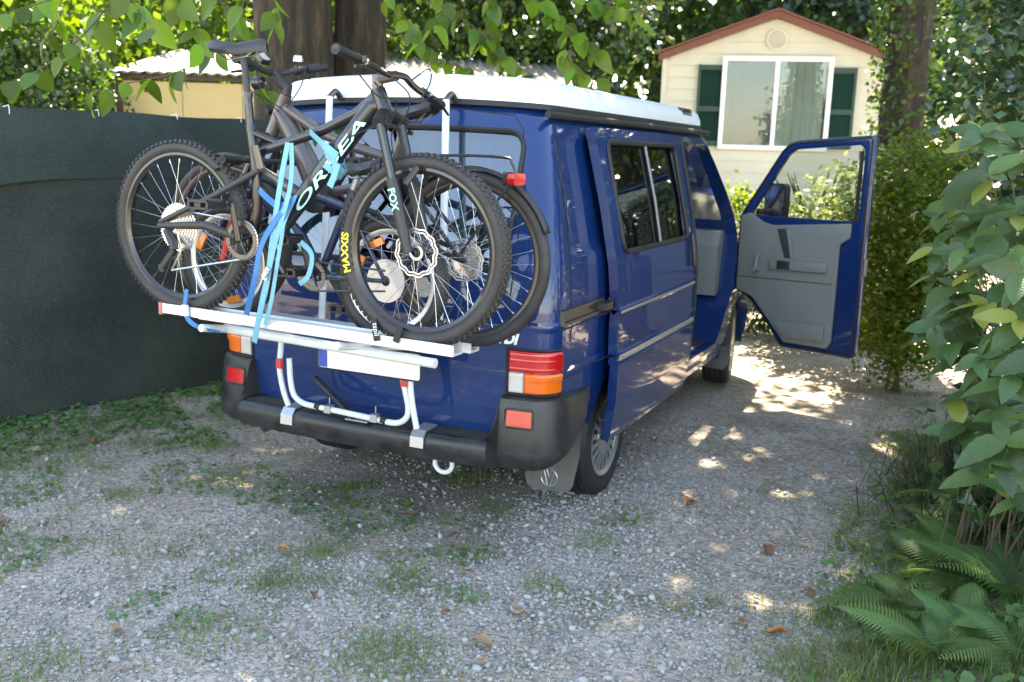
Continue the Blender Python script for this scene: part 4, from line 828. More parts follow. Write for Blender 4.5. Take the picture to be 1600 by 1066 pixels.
be=MB(); q=pb(466,92,.06); be.lathe([(.001,.018),(.018,.012),(.022,0),(.022,-.012),(.001,-.014)],q,axis=(0,0,1),n=18); be.build('bell','steel',B)
hl=MB(); q=pb(425,118,0)+np.array([-.055,-.02,-.03]); hl.lathe([(.001,-.03),(.026,-.02),(.030,.02),(.001,.024)],q,axis=(-1,0,0),n=18); hl.build('headlight','bike_black',B)
# mudguards, luggage rack, tail light
def guard(c,r,a0,a1,wd=.052):
    M=MB(); rows=[]
    for a in np.linspace(R_(a0),R_(a1),30):
        rows.append([(c[0]+(r-.010*(s_*s_))*math.cos(a),YB+s_*wd/2,c[2]+(r-.010*(s_*s_))*math.sin(a)) for s_ in(-1,-.5,0,.5,1)])
    n=5; M.add([p for r_ in rows for p in r_],[(i*n+j,i*n+j+1,(i+1)*n+j+1,(i+1)*n+j) for i in range(29) for j in range(4)]); o=M.build('mudguard','bike_matt',B); md=o.modifiers.new('s','SOLIDIFY'); md.thickness=.003; return apply_mods(o)
guard(br,RB+.016,20,165); guard(bf_,RB+.016,40,120)
ru=MB()
for dy in(-.06,.06):
    pts=[pb(628,250,dy*.3),pb(690,243,dy),pb(786,246,dy),pb(800,255,dy),pb(806,275,dy),pb(797,292,dy),pb(778,312,dy),br+np.array([.0,dy*1.15,.03])]; ru.tube(smooth_path(pts,4),.0055,8)
for u in(690,720,750,782): ru.tube([pb(u,244,-.06),pb(u,244,.06)],.004,6)
ru.build('luggage_rack','bike_black',B)
tlp=pb(816,280); tlm=MB(); tlm.prism(rrect(-.03,-.022,.03,.022,.012),tuple(tlp+np.array([-.015,-.055,0])),(.35,.94,0),(0,0,1),(.035,-.01,0)); tlm.build('tail_light','lens_red',B)
MB().prism(rrect(-.034,-.026,.034,.026,.012),tuple(tlp+np.array([-.034,-.052,0])),(.35,.94,0),(0,0,1),(.018,-.004,0)).build('light_housing','bike_black',B)
tubes(B,'crank_arm','bike_matt',[([mo+np.array([0,-.08,0]),mo+np.array([-.10,-.09,-.14])],[(.009,.015),(.008,.012)])]); tubes(B,'crank_arm','bike_matt',[([mo+np.array([0,.08,0]),mo+np.array([.10,.09,.14])],[(.009,.015),(.008,.012)])]); pedal(B,(mo[0]-.10,mo[2]-.14),YB-.13); pedal(B,(mo[0]+.10,mo[2]+.14),YB+.13)
for pts in([pb(400,110,-.1),pb(412,150,-.1),pb(440,170,-.06)],[pb(480,100,.1),pb(470,135,.08),pb(448,168,-.04)],[pb(385,100,-.2),pb(380,130,-.2),pb(420,160,-.1),pb(436,175,-.05)]): MB().tube(smooth_path(pts,6),.0026,6).build('cable','strap_black',B)

# --- straps
def strap(name,px,y,wd,m_,label,wdir=(1,0,.15)):
    o=MB(); o.ribbon(smooth_path([py(u,v,yy) for (u,v),yy in zip(px,y if isinstance(y,(list,tuple)) else [y]*len(px))],5),wd,wdir,.002); return tag(o.build(name,m_,None),label,'strap')
ya=YA-.105
strap('tie_strap',[(450,223),(441,270),(430,340),(420,420),(410,470),(397,535)],[YA-.03,YA-.06,ya,ya,ya,YA-.045],.024,'strap_cyan','long pale blue tie strap hanging from the black bike frame to the white rail')
strap('tie_strap',[(455,224),(456,262),(452,300),(438,350),(425,400),(416,450),(405,500)],[YA-.03,YA-.05,ya,ya-.005,ya-.008,ya-.01,YA-.06],.020,'strap_cyan','pale blue tie strap with a metal buckle beside the long hanging strap')
strap('tie_strap',[(452,318),(430,345),(408,385),(397,440),(385,492)],[ya,ya-.008,ya-.012,ya-.01,YA-.05],.023,'strap_blue','deep blue tie strap running down in front of the crank to the rail')
strap('tie_strap',[(405,296),(414,306),(436,322),(460,312)],[YA-.03,YA-.04,YA-.08,ya],.026,'strap_blue','short deep blue strap wound round the seat tube of the black bike',wdir=(.3,0,1))
strap('tie_strap',[(484,206),(505,226),(526,244)],[YA-.03,YA-.05,YA-.045],.028,'strap_cyan','short pale blue strap from the top tube to the lettered down tube',wdir=(.6,0,-.8))
strap('tie_strap',[(470,378),(487,398),(482,430),(468,444)],[YA-.02,YA-.03,YA-.035,YA-.03],.020,'strap_cyan','loose pale blue strap end looped beside the small bike pedal')
strap('tie_strap',[(462,306),(444,348),(440,372),(432,420),(424,470),(414,508)],[YA-.04,ya-.004,ya-.006,ya-.004,ya,YA-.07],.017,'strap_cyan','narrow pale blue strap doubled behind the buckle strap')
wr=empty('strap_knot',label='pale blue strap knotted round the lettered down tube of the black bike',cat='strap')
for k,(u,v) in enumerate(((523,243),(528,256),(520,266))):
    c=pa(u,v); xd=xax; o=MB(); pts=[]
    pr=Vector((0,1,0)); q2=xd.cross(pr).normalized()
    for a in np.linspace(0,2*math.pi,25): pts.append(V(c)+pr*(.041*math.sin(a))+q2*(.043*math.cos(a))+xd*(.015*math.cos(a+k)))
    o.ribbon(pts,.024,xd,.003); o.build('loop','strap_cyan',wr)
o=MB(); o.ribbon(smooth_path([pa(528,256,-.046),pa(522,275,-.05),pa(515,292,-.05)],4),.026,(1,0,.4),.002); o.build('tail','strap_cyan',wr)
ws=empty('wheel_strap',label='blue strap with pale buckle tying the left wheel of the black bike to the rail',cat='strap')
o=MB(); o.ribbon(smooth_path([pa(292,452,-.035),pa(289,478,-.042),pa(293,498,-.05),pa(312,512,-.05),pa(345,519,-.02)],5),.020,(1,0,.2),.002); o.build('webbing','strap_blue',ws)
MB().box(V(pa(289,485,-.052)),(.026,.014,.045)).build('buckle','frame_white',ws,smooth=False)
w2=empty('wheel_strap',label='black ratchet strap round the front wheel of the black bike and the rail',cat='strap')
for (u0,v0),(u1,v1) in(((583,498),(589,533)),((625,510),(618,535))):
    o=MB(); o.ribbon([pa(u0,v0,-.034),pa((u0+u1)/2,(v0+v1)/2,-.043),pa(u1,v1,-.044)],.026,(1,0,.2),.003); o.build('webbing','strap_black',w2)
c=pa(587,515,-.047); tm=text_mesh('tspil',.030,.0004); lt=link('lettering',tm,'white_print',w2,smooth=False); lt.location=V(c); lt.rotation_euler=(R_(90),R_(80),0)
bk=empty('strap_buckle',label='steel cam buckle hanging on the pale blue strap',cat='buckle'); q=py(417,428,ya-.02); MB().box(V(q),(.02,.012,.05),Matrix.Rotation(.35,3,'Y')).build('buckle_body','alloy',bk,smooth=False); MB().box(V(q+np.array([0,-.01,.0])),(.014,.008,.03),Matrix.Rotation(.7,3,'Y')).build('buckle_lever','steel',bk,smooth=False)

# ------------------------------------------------------------------ shade-net fence on the left
fence=empty('net_fence',(-2.6,.6,0),label='dark green shade net fence along the left of the gravel drive',cat='fence')
FP=[(-4.6,-3.2),(-3.6,-1.4),(-2.83,.12),(-2.56,.85),(-2.40,1.7),(-2.22,3.2),(-2.05,5.2)]
fpath=smooth_path([(a,b,0) for a,b in FP],24); fl_=np.array(fpath); sl_=np.concatenate([[0],np.cumsum(np.linalg.norm(np.diff(fl_,axis=0),axis=1))])
def net(name,z0f,z1f,off,m_,nz=26,amp=.022):
    vs=[]; n=len(fl_)
    for k in range(nz):
        t_=k/(nz-1)
        for i in range(n):
            s_=sl_[i]; tt=fl_[min(i+1,n-1)]-fl_[max(i-1,0)]; tt/=np.linalg.norm(tt); nn=np.array([tt[1],-tt[0],0]); z0,z1=z0f(s_),z1f(s_); z=z0+(z1-z0)*t_
            d=off+amp*(math.sin(s_*2.3+z*1.1)+.6*math.sin(s_*5.1-z*2.7+1)+.35*math.sin(z*9+s_*1.3))*(1-.95*abs(2*t_-1)**3)+(.03*math.sin(math.pi*t_) if off>.01 else 0)
            vs.append(fl_[i]+nn*d+np.array([2.6,-.6,z]))
    k=np.arange((nz-1)*n).reshape(nz-1,n)[:,:-1].ravel(); return bulk(name,vs,np.stack([k,k+1,k+n+1,k+n],1),m_,fence,smooth=True)
top=lambda s_:1.935-.010*math.sin(s_*2.1)**2+.003*math.sin(s_*7)
net('shade_net',lambda s_:-.01+.02*math.sin(s_*3),top,0,'net_green')
net('net_fold',lambda s_:1.50+.07*math.sin(s_*1.2+1)+.03*math.sin(s_*3.4),lambda s_:top(s_)+.004,.016,'net_fold',10,.012)
for q in(.3,1.9,3.5,5.1,6.7,8.3):
    i=int(np.searchsorted(sl_,q)); p=fl_[min(i,len(fl_)-1)]; MB().tube([(p[0]-.08+2.6,p[1]-.6,0),(p[0]-.08+2.6,p[1]-.6,1.9)],.025,8).build('post','dark_steel',fence)
MB().tube([(p[0]-.04+2.6,p[1]-.6,1.90) for p in fl_[::6]],.004,6).build('wire','dark_steel',fence)
for q in np.arange(1.2,7.0,.55):
    i=int(np.searchsorted(sl_,q)); p=fl_[i]; tt=fl_[i+1]-fl_[i-1]; tt/=np.linalg.norm(tt); c_=np.array([p[0]+2.6+tt[1]*.012,p[1]-.6-tt[0]*.012,1.915]); MB().tube([c_+np.array([0,0,-.03]),c_+np.array([tt[1]*.012,-tt[0]*.012,0]),c_+np.array([0,0,.03]),c_+np.array([-.05,0,.02])],.0028,5).build('cable_tie','frame_white',fence)

# ------------------------------------------------------------------ shed with corrugated roof
SA=dp(188,104,12.2); SBp=dp(930,104,12.6); sdv=np.array([SBp[0]-SA[0],SBp[1]-SA[1]]); sL=float(np.linalg.norm(sdv)); srz=math.atan2(sdv[1],sdv[0])
shed=empty('garden_shed',(SA[0],SA[1],0),srz,label='low tan shed with a rusty-edged corrugated roof behind the net fence',cat='shed'); zr=2.60
for k in range(8): 
    x0=k*sL/8; MB().box((x0+sL/16,.02,1.25),(sL/8-.008,.04,2.5)).build('wall_panel','tan_wall',shed,smooth=False)
MB().box((sL/2,1.6,1.25),(sL-.1,3.0,2.48)).build('shed_core','wood_dark',shed,smooth=False)
MB().box((-.02,.0,1.25),(.07,.10,2.5)).build('corner_post','wood_dark',shed,smooth=False); MB().box((sL/2,-.03,zr-.045),(sL+.1,.04,.06)).build('eaves_board','wood_dark',shed,smooth=False)
us=np.arange(-.15,sL+.15,.0185); vs_=np.linspace(-.16,3.4,8); V_=[(u,v,zr+.02+.17*v+.016*math.sin(u*2*math.pi/.148)+.008*math.sin(u*1.7)) for v in vs_ for u in us]; n=len(us); k=np.arange((len(vs_)-1)*n).reshape(-1,n)[:,:-1].ravel()
ro=bulk('roof_sheet',V_,np.stack([k,k+1,k+n+1,k+n],1),'roof_tin',shed,smooth=True); md=ro.modifiers.new('s','SOLIDIFY'); md.thickness=.008; apply_mods(ro)

# ------------------------------------------------------------------ mobile home
HL=dp(1040,84,14); HR=dp(1388,88,13.45); hv=np.array([HR[0]-HL[0],HR[1]-HL[1]]); HW=float(np.linalg.norm(hv)); hrz=math.atan2(hv[1],hv[0])
home=empty('mobile_home',(HL[0],HL[1],0),hrz,label='cream clapboard mobile home with brown gable trim and dark green shutters',cat='house')
ze=float(HL[2])-.03; za=float(dp(1217,15,13.8)[2])-.15; HD=6.0
MB().prism([(0,.35),(HW,.35),(HW,ze-.02),(HW/2,za-.02),(0,ze-.02)],(0,.03,0),Xx,Zx,(0,HD,0)).build('wall_core','siding',home,smooth=False)
bh=.166; z=.40
def gx_(z): return 0 if z<=ze else (z-ze)/(za-ze)*HW/2
while z<za-.03:
    z1=min(z+bh,za-.005); a0,a1=gx_(z)+.002,gx_(z1)+.002
    mb=MB(); mb.add([(a0,-.012,z),(HW-a0,-.012,z),(HW-a1,.012,z1),(a1,.012,z1),(a0,.029,z),(HW-a0,.029,z),(HW-a1,.029,z1),(a1,.029,z1)],[(0,1,2,3),(4,7,6,5),(0,4,5,1),(3,2,6,7),(0,3,7,4),(1,5,6,2)]); mb.build('siding_board','siding',home,smooth=False); z+=bh
for x in(0.0,HW): MB().box((x,-.005,(ze+.35)/2),(.07,.05,ze-.36)).build('corner_trim','siding',home,smooth=False)
for sx in(0,1):
    P=[(-.09,ze-.075),(-.09,ze+.02),(HW/2,za+.10),(HW/2,za)]; 
    if sx: P=[(HW-a,b) for a,b in P]
    MB().prism(P,(0,-.10,0),Xx,Zx,(0,.075,0)).build('fascia_board','fascia',home,smooth=False)
    Q=[(-.11,ze+.022),(-.11,ze+.05),(HW/2,za+.13),(HW/2,za+.102)]
    if sx: Q=[(HW-a,b) for a,b in Q]
    MB().prism(Q,(0,-.13,0),Xx,Zx,(0,HD+.2,0)).build('roof_slope','fascia',home,smooth=False)
def hp(u,v):  # pixel on the facade plane -> local x,z
    o=np.array([HL[0],HL[1],0]); d=ray(u,v); nrm=np.array([-math.sin(hrz),math.cos(hrz),0]); t_=((o-CAM)@nrm)/(d@nrm); p=CAM+d*t_-o; return float(p[0]*math.cos(hrz)+p[1]*math.sin(hrz)),float(p[2])
w0=hp(1137,96); w1=hp(1281,230); wx0,wz1=w0; wx1,wz0=w1[0]+.02,w1[1]
hw=empty('window',parent=home); t_=.065
for a,b,c_,d in((wx0-t_,wz0-t_,wx1+t_,wz0),(wx0-t_,wz1,wx1+t_,wz1+t_),(wx0-t_,wz0,wx0,wz1),(wx1,wz0,wx1+t_,wz1),((wx0+wx1)/2-.03,wz0,(wx0+wx1)/2+.03,wz1)): MB().box(((a+c_)/2,-.05,(b+d)/2),(c_-a,.10,d-b)).build('frame_bar','frame_white',hw,smooth=False)
xm=(wx0+wx1)/2
for a,b,cm in((wx0,xm-.03,'curtain_grey'),(xm+.03,wx1,'curtain_pale')):
    MB().box(((a+b)/2,-.082,(wz0+wz1)/2),(b-a,.006,wz1-wz0)).build('pane','glass_house',hw,smooth=False)
    grid_part(lambda u,v:(u,-.045+.020*math.sin(u*46+.8*math.sin(v*2+u*3)+2*math.sin(u*7)),v),np.linspace(a,b,60),np.linspace(wz0,wz1,5)).build('curtain',cm,hw)
for (u0,v0,u1,v1) in((1092,101,1131,231),(1291,106,1328,233)):
    a=hp(u0,v0); b=hp(u1,v1); x0,z1,x1,z0=a[0],a[1],b[0]+.0,wz0-.02
    sh=empty('shutter',parent=home)
    for q in((x0,z0,x0+.04,z1),(x1-.04,z0,x1,z1)): MB().box(((q[0]+q[2])/2,-.035,(z0+z1)/2),(.04,.045,z1-z0)).build('stile','shutter_green',sh,smooth=False)
    for zc in(z0+.03,(z0+z1)/2-.05,z1-.04): MB().box(((x0+x1)/2,-.035,zc),(x1-x0-.08,.044,.07)).build('shutter_rail','shutter_green',sh,smooth=False)
    sm_=MB()
    for zc in np.arange(z0+.08,z1-.09,.032): sm_.box(((x0+x1)/2,-.030,zc),(x1-x0-.08,.008,.036),Matrix.Rotation(R_(-35),3,'X'))
    tag(sm_.build('louvre_slats','shutter_green',sh,smooth=False),kind='stuff'); MB().box(((x0+x1)/2,-.014,(z0+z1)/2),(x1-x0-.02,.004,z1-z0-.02)).build('shutter_back','shutter_green',sh,smooth=False)
vc=hp(1214,62); vt=empty('gable_vent',parent=home); MB().lathe([(.115,-.005),(.145,-.03),(.145,-.04),(.12,-.045),(.115,-.03)],(vc[0],0,vc[1]),n=36).build('vent_ring','siding',vt)
sv=MB()
for k in range(-5,6): hw_=math.sqrt(max(.0,.115**2-(k*.02)**2)); sv.box((vc[0],-.028,vc[1]+k*.02),(2*hw_,.012,.014),Matrix.Rotation(R_(-30),3,'X'))
tag(sv.build('vent_slats','siding',vt,smooth=False),kind='stuff')
stp=dp(1196,276,13.2); stp=tag(MB().box((stp[0],stp[1],.62),(.62,.5,1.24)).build('white_cabinet','frame_white',None,smooth=False),'pale box cabinet standing under the mobile home window','cabinet'); stp.rotation_euler=(0,0,0)

# ------------------------------------------------------------------ trees
def trunk_mesh(base,h,r0,r1,lean=(0,0),n=72,m=40,knob=.07):
    M=MB(); rows=[]
    for k in range(m):
        t_=k/(m-1); r=r0+(r1-r0)*t_+r0*.5*math.exp(-t_*h/.5)
        rows.append([(base[0]+lean[0]*t_+r*(1+knob*math.sin(3*a+2*t_*h*.3)+knob*.7*math.sin(7*a+t_*h)+.03*math.sin(13*a-3*t_*h)+.022*math.sin(29*a+2.2*math.sin(t_*h*1.7)))*math.cos(a),base[1]+lean[1]*t_+r*(1+knob*math.cos(4*a+t_*h*.5)+knob*.5*math.sin(9*a)+.022*math.sin(29*a+2.2*math.sin(t_*h*1.7)))*math.sin(a),base[2]+h*t_) for a in np.linspace(0,2*math.pi,n,endpoint=False)])
    M.add([p for r in rows for p in r],[(i*n+j,i*n+(j+1)%n,(i+1)*n+(j+1)%n,(i+1)*n+j) for i in range(m-1) for j in range(n)]); return M
def tree(name,label,cat,base,h,r0,crowns,m_,lean=(0,0),limbs=5,bark='bark',group=None,minz=.15):
    """crowns: list of (centre offset, radii, leaves, leaf size, clumps, clump radius)"""
    t=empty(name,(base[0],base[1],0),label=label,cat=cat,group=group); trunk_mesh((0,0,-.1),h,r0,r0*.5,lean).build('trunk',bark,t,sharp=None)
    allv=[];allf=[];off=0
    for ci,(c,rad,nl,ls,nc,cr) in enumerate(crowns):
        P,K=crown_points(c,rad,nl,nc,cr)
        P=P[P[:,2]>minz]; v,f=scatter(P,ls*(.6+.7*rng.random(len(P))),rand_rot(len(P),((0,0,.35),1)),LEAF2_V,LEAF2_F); allv.append(v); allf.append(f+off); off+=len(v)
        for q in range(limbs):
            kk=K[rng.integers(0,len(K))]; z0=h*(.45+.5*rng.random()); a=np.array([lean[0]*z0/h,lean[1]*z0/h,z0]); mid=a*.5+kk*.5+np.array([0,0,.25]); MB().tube(smooth_path([a,mid,kk],4),[r0*.28*(1-.8*i/8) for i in range(9)],7).build('limb',bark,t)
    bulk('crown',np.concatenate(allv),np.concatenate(allf),m_,t); return t
T1=dp(464,150,9.3); T2=dp(549,150,9.7)
t1=tree('broadleaf_tree','massive dark-barked tree with hanging bright leafy branches, behind the net fence','tree',T1,7.5,.45,[((2.4,.6,8.2),(5.6,4.4,2.7),19000,.19,230,.95),((1.6,-1.6,5.9),(3.6,2.2,1.2),6000,.17,70,.8),((5.2,2.2,6.3),(2.6,3.0,1.4),5000,.17,60,.8)],'leaf_bright',lean=(-.15,.1),minz=4.3)
t2=tree('broadleaf_tree','slimmer dark trunk standing right beside the massive tree, above the van roof','tree',T2,7.5,.32,[((1.6,2.2,8.6),(4.4,3.6,2.4),9500,.19,120,.95)],'leaf_bright',lean=(.1,.25),minz=4.5)
# hanging twigs with single leaves
def leaf_mesh(name,L_,W_,n=7,fold=.18,droop=.15,serr=.0,m_='leaf_hang'):
    M=MB(); vs=[]; 
    for i in range(n+1):
        t_=i/n; w_=W_*(math.sin(math.pi*t_**.72)**.85 if 0<t_<1 else 0)*(1+(serr if i%2 else -serr)); z=-droop*L_*t_*t_
        vs+=[(-w_/2,t_*L_,z+fold*w_/2),(0,t_*L_,z),(w_/2,t_*L_,z+fold*w_/2)]
    fs=[]
    for i in range(n):
        a=i*3; fs+=[(a,a+1,a+4,a+3),(a+1,a+2,a+5,a+4)]
    me=bpy.data.meshes.new(name); me.from_pydata(vs,[],fs); me.materials.append(MATS[m_]); me.polygons.foreach_set('use_smooth',[True]*len(me.polygons)); me.validate(); return me
HLEAF=[leaf_mesh('hang_leaf',.125,.085),leaf_mesh('hang_leaf_b',.14,.082,fold=.3,droop=.3),leaf_mesh('hang_leaf_c',.11,.08,fold=.1,droop=.05)]
def place_leaf(me,p,dirv,nrm,scale,parent,inv):
    y=Vector(dirv).normalized(); z=Vector(nrm); z=(z-y*z.dot(y)).normalized(); x=y.cross(z); M4=Matrix((x,y,z)).transposed().to_4x4()
    for i in range(3):
        for j in range(3): M4[i][j]*=scale
    M4.translation=Vector([float(q) for q in p])-inv; o=bpy.data.objects.new('leaf',me); COL.objects.link(o); o.parent=parent; o.matrix_local=M4; return o
TW=[([(-30,30),(40,12),(120,-15)],4.4,6),([(-20,140),(55,112),(112,72),(165,15),(190,-25)],4.8,14),([(145,150),(200,130),(260,118),(312,95),(362,55),(385,-10)],5.2,16),([(190,-20),(215,15),(240,45)],4.2,6),([(262,-20),(300,30),(318,75)],4.8,8),([(330,-15),(372,40),(396,92),(418,150)],5.4,12),([(60,-20),(90,30),(70,62)],4.6,7),([(425,-15),(432,20),(428,45)],5.4,5),
    ([(598,-15),(632,25),(655,70)],7.0,11),([(660,-20),(712,22),(752,52),(792,92)],7.2,16),([(760,-15),(768,20),(752,60)],7.2,9),([(822,-15),(862,22),(902,52),(936,82)],6.8,15),([(742,58),(782,92),(835,118)],7.4,12),([(890,-15),(940,8),(985,18)],6.6,9),([(880,40),(885,85),(905,112),(940,122)],7.0,10),([(655,70),(690,95),(740,112)],7.4,11),([(960,-20),(985,5),(1000,30)],6.8,5),([(700,-15),(690,20),(672,48)],7.0,8)]
inv1=V((T1[0],T1[1],0))
for px,d,nl in TW:
    P=smooth_path([dp(u,v,d+.12*math.sin(i*2.1)) for i,(u,v) in enumerate(px)],6); P=[np.array(p) for p in P]
    if px[0][1]<px[-1][1]: P=P[::-1]
    k=len(P); ext=[]
    if min(px[0][1],px[-1][1])<0:      # the twig hangs from the crown overhead
        e_=P[-1]; tg_=np.array([e_[0]*.55+T1[0]*.45+.5,e_[1]*.55+T1[1]*.45+.6,5.4]); ext=smooth_path([P[-2],e_,e_*.6+tg_*.4+np.array([0,-.1,.12]),tg_],5)[6:]
    full=P+[np.array(q) for q in ext]; nf_=len(full); rr=[.002+.004*i/k if i<k else .006+.016*(i-k)/max(1,nf_-k) for i in range(nf_)]
    br_=MB().tube([V(p)-inv1 for p in full],rr,6).build('branch','twig',t1)
    for q in range(nl):
        t_=(q+.5*random.random())/nl; i=min(int(t_*(k-1)),k-2); p=P[i]+(P[i+1]-P[i])*random.random(); sd_=1 if q%2 else -1; tg=P[i+1]-P[i]; tg/=np.linalg.norm(tg)
        side=np.cross(tg,(0,0,1)); d_=side*sd_*(.6+.5*random.random())+np.array([0,0,-.55-.7*random.random()])-tg*.3*random.random()+rng.normal(size=3)*.25
        nrm=np.array([rng.normal()*.6,-.75+rng.normal()*.45,.8+rng.normal()*.4]); place_leaf(random.choice(HLEAF),p,d_,nrm,(.8+.45*random.random())*(1.05 if d<6 else 1.15),br_,inv1)
# background trees
def T(u,v,d): return dp(u,v,d)
def bgtree(name,label,u,d,h,crowns,m_,r0=.15,cat='tree'):
    b_=dp(u,300,d); return tree(name,label,cat,b_,h,r0,crowns,m_,limbs=4)
bgtree('leafy_tree','sunlit yellow-green tree at the far left beyond the net fence',-30,12.5,4,[((0,0,3.2),(1.4,1.6,1.8),7000,.15,90,.55)],'leaf_bright')
bgtree('leafy_tree','sunlit tree arching over the left end of the tan shed',230,17.5,5,[((0,0,4.4),(2.6,2.0,2.2),7000,.17,90,.6)],'leaf_bright')
bgtree('evergreen_bush','dark glossy evergreen at the left corner of the tan shed',95,12.0,2.4,[((0,0,1.9),(.65,.7,1.1),5000,.09,80,.35)],'leaf_dark',.08)
bgtree('evergreen_tree','dark evergreen rising behind the corrugated shed roof, left of the mobile home',700,17.5,5,[((0,0,3.6),(3.0,2.0,2.6),10000,.16,110,.6)],'leaf_mid')
bgtree('evergreen_tree','tall shady evergreen close to the left wall of the mobile home',870,17,6,[((-.3,0,4.2),(1.7,1.6,2.9),10000,.15,110,.5)],'leaf_dark',.2)
bgtree('evergreen_tree','dark evergreen directly behind the brown gable of the mobile home',1150,24,7,[((0,0,5.2),(4.0,2.2,3.2),9000,.2,110,.8)],'leaf_mid',.2)
bgtree('conifer_tree','blue-green conifer showing above the right roof slope of the mobile home',1320,23,6,[((0,0,5.0),(2.6,2.0,3.0),9000,.15,160,.5)],'leaf_blue',.2)
bgtree('evergreen_tree','shady tree beyond the ivy-clad trunk on the right',1720,13,6,[((0,0,4.2),(2.4,2.0,2.9),9000,.15,110,.6)],'leaf_dark',.2)
# far wood closing the view
P=[];n_=46000
ang_=rng.uniform(-1.25,.75,n_); rad_=rng.uniform(27,34,n_); hh=rng.random(n_)**.8*15
P=np.stack([CAM[0]+np.sin(ang_)*rad_,CAM[1]+np.cos(ang_)*rad_,hh],1); P+=rng.normal(size=P.shape)*.3
v,f=scatter(P,.62*(.6+.8*rng.random(n_)),rand_rot(n_,((0,-.5,.3),1)),LEAF2_V,LEAF2_F); tag(bulk('woodland',v,f,'leaf_mid'),kind='stuff')
# ivy-clad trunk at the right
IV=dp(1412,130,9.0); iv=empty('ivy_trunk',(IV[0],IV[1],0),label='grey trunk wrapped in ivy in front of the right end of the mobile home',cat='tree'); trunk_mesh((0,0,-.1),6,.21,.15).build('trunk','bark',iv,sharp=None)
n_=5000; a=rng.random(n_)*2*math.pi; z=rng.random(n_)*5; rr=.23+.10*rng.random(n_); P=np.stack([rr*np.cos(a),rr*np.sin(a),z],1); P=P[rng.random(n_)<.35+.65*(np.sin(a*2+z*2)>0)]
v,f=scatter(P,.07*(.6+.7*rng.random(len(P))),rand_rot(len(P),((0,-.4,.4),1))); tag(bulk('ivy_leaves',v,f,'leaf_mid',iv),kind='stuff')
P,K=crown_points((.5,0,6.0),(1.5,1.2,1.5),5000,60,.4); P=P[P[:,2]>4.0]; v,f=scatter(P,.11*(.6+.7*rng.random(len(P))),rand_rot(len(P),((0,0,.4),1)),LEAF2_V,LEAF2_F); bulk('crown',v,f,'leaf_mid',iv)

# ------------------------------------------------------------------ shrubs on the right
def bush(name,label,c,rad,n,ls,m_,clumps,cr,cat='shrub',stems=5,LV=LEAF_V,LF=LEAF_F,tilt=((0,0,.4),1),shell=.45,kind=None):
    b_=empty(name,(c[0],c[1],0),label=label,cat=cat)
    g0=float(gh(c[0],c[1]))
    P,K=crown_points((0,0,c[2]),rad,n,clumps,cr,shell); P=P[P[:,2]>g0+.02]; v,f=scatter(P,ls*(.6+.7*rng.random(len(P))),rand_rot(len(P),tilt),LV,LF); bulk('foliage',v,f,m_,b_)
    for q in range(stems):
        kk=K[rng.integers(0,len(K))]; a=np.array([rng.normal()*.06,rng.normal()*.06,g0-.05]); MB().tube(smooth_path([a,a*.4+kk*.6+np.array([0,0,.1]),kk],4),[.014*(1-.7*i/8) for i in range(9)],6).build('stem','twig',b_)
    return b_
cam_=bush('camellia_tree','dark glossy-leaved camellia leaning in at the right above the big-leaved shrub',(3.30,2.45,2.15),(1.02,1.75,1.25),9000,.075,'leaf_camellia',150,.26,'tree',9)
bush('camellia_bush','dark glossy evergreen low behind the big-leaved shrub',(3.45,1.9,.85),(1.0,1.9,.8),5000,.075,'leaf_camellia',90,.26)
CL=leaf_mesh('camellia_leaf',.078,.040,6,fold=.2,droop=.12,m_='leaf_camellia')
CP,_=crown_points((3.30,2.45,2.15),(1.04,1.78,1.28),900,150,.22,.85); CP=CP[np.argsort(np.linalg.norm(CP-CAM,axis=1))][:170]
for p in CP:
    place_leaf(CL,p,rng.normal(size=3)+np.array([-.3,-.4,-.3]),np.array([-.3,-.5,.8])+rng.normal(size=3)*.4,.85+.5*random.random(),cam_,V((3.30,2.45,0)))
bush('camellia_bush','low dark leafy bush filling in beneath the hydrangea leaves',(3.12,.75,.62),(.52,.8,.5),3200,.085,'leaf_camellia',70,.2)
gc=dp(1408,310,7.4); bush('golden_conifer','feathery yellow-green conifer shrub beside the open van door',(gc[0]+.1,gc[1],1.0),(.55,.55,.98),20000,.05,'leaf_gold',420,.13,tilt=((0,0,.9),.7))
vc_=dp(1310,310,8.8); bush('variegated_shrub','white-variegated shrub seen through the open door window',(vc_[0],vc_[1],1.05),(.62,.5,.72),3600,.075,'leaf_variegated',90,.18)
lb=dp(1155,300,10.5); bush('feathery_shrub','soft green shrub at the foot of the mobile home, beside the windscreen pillar',(lb[0],lb[1],.85),(.55,.4,.62),3000,.07,'leaf_gold',70,.16)
lb=dp(1235,330,9.6); bush('low_shrub','low green shrub below the pale cabinet of the mobile home',(lb[0],lb[1],.6),(.75,.5,.65),3500,.07,'leaf_mid',70,.16)
# spiky plant
sp=dp(1278,300,9.6); sk=empty('spiky_plant',(sp[0],sp[1],0),label='spiky sword-leaved plant in front of the mobile home wall',cat='plant')
for q in range(16):
    a=random.random()*2*math.pi; t_=.25+.5*random.random(); L_=.8+.35*random.random(); z0=.75; MB().tube([(0,0,z0-.7),(.02*math.cos(a),.02*math.sin(a),z0),(L_*.5*t_*math.cos(a),L_*.5*t_*math.sin(a),z0+L_*.55),(L_*t_*math.cos(a),L_*t_*math.sin(a),z0+L_*.92)],[(.004,.01),(.004,.022),(.003,.02),(.0015,.003)],5).build('blade','leaf_mid',sk)
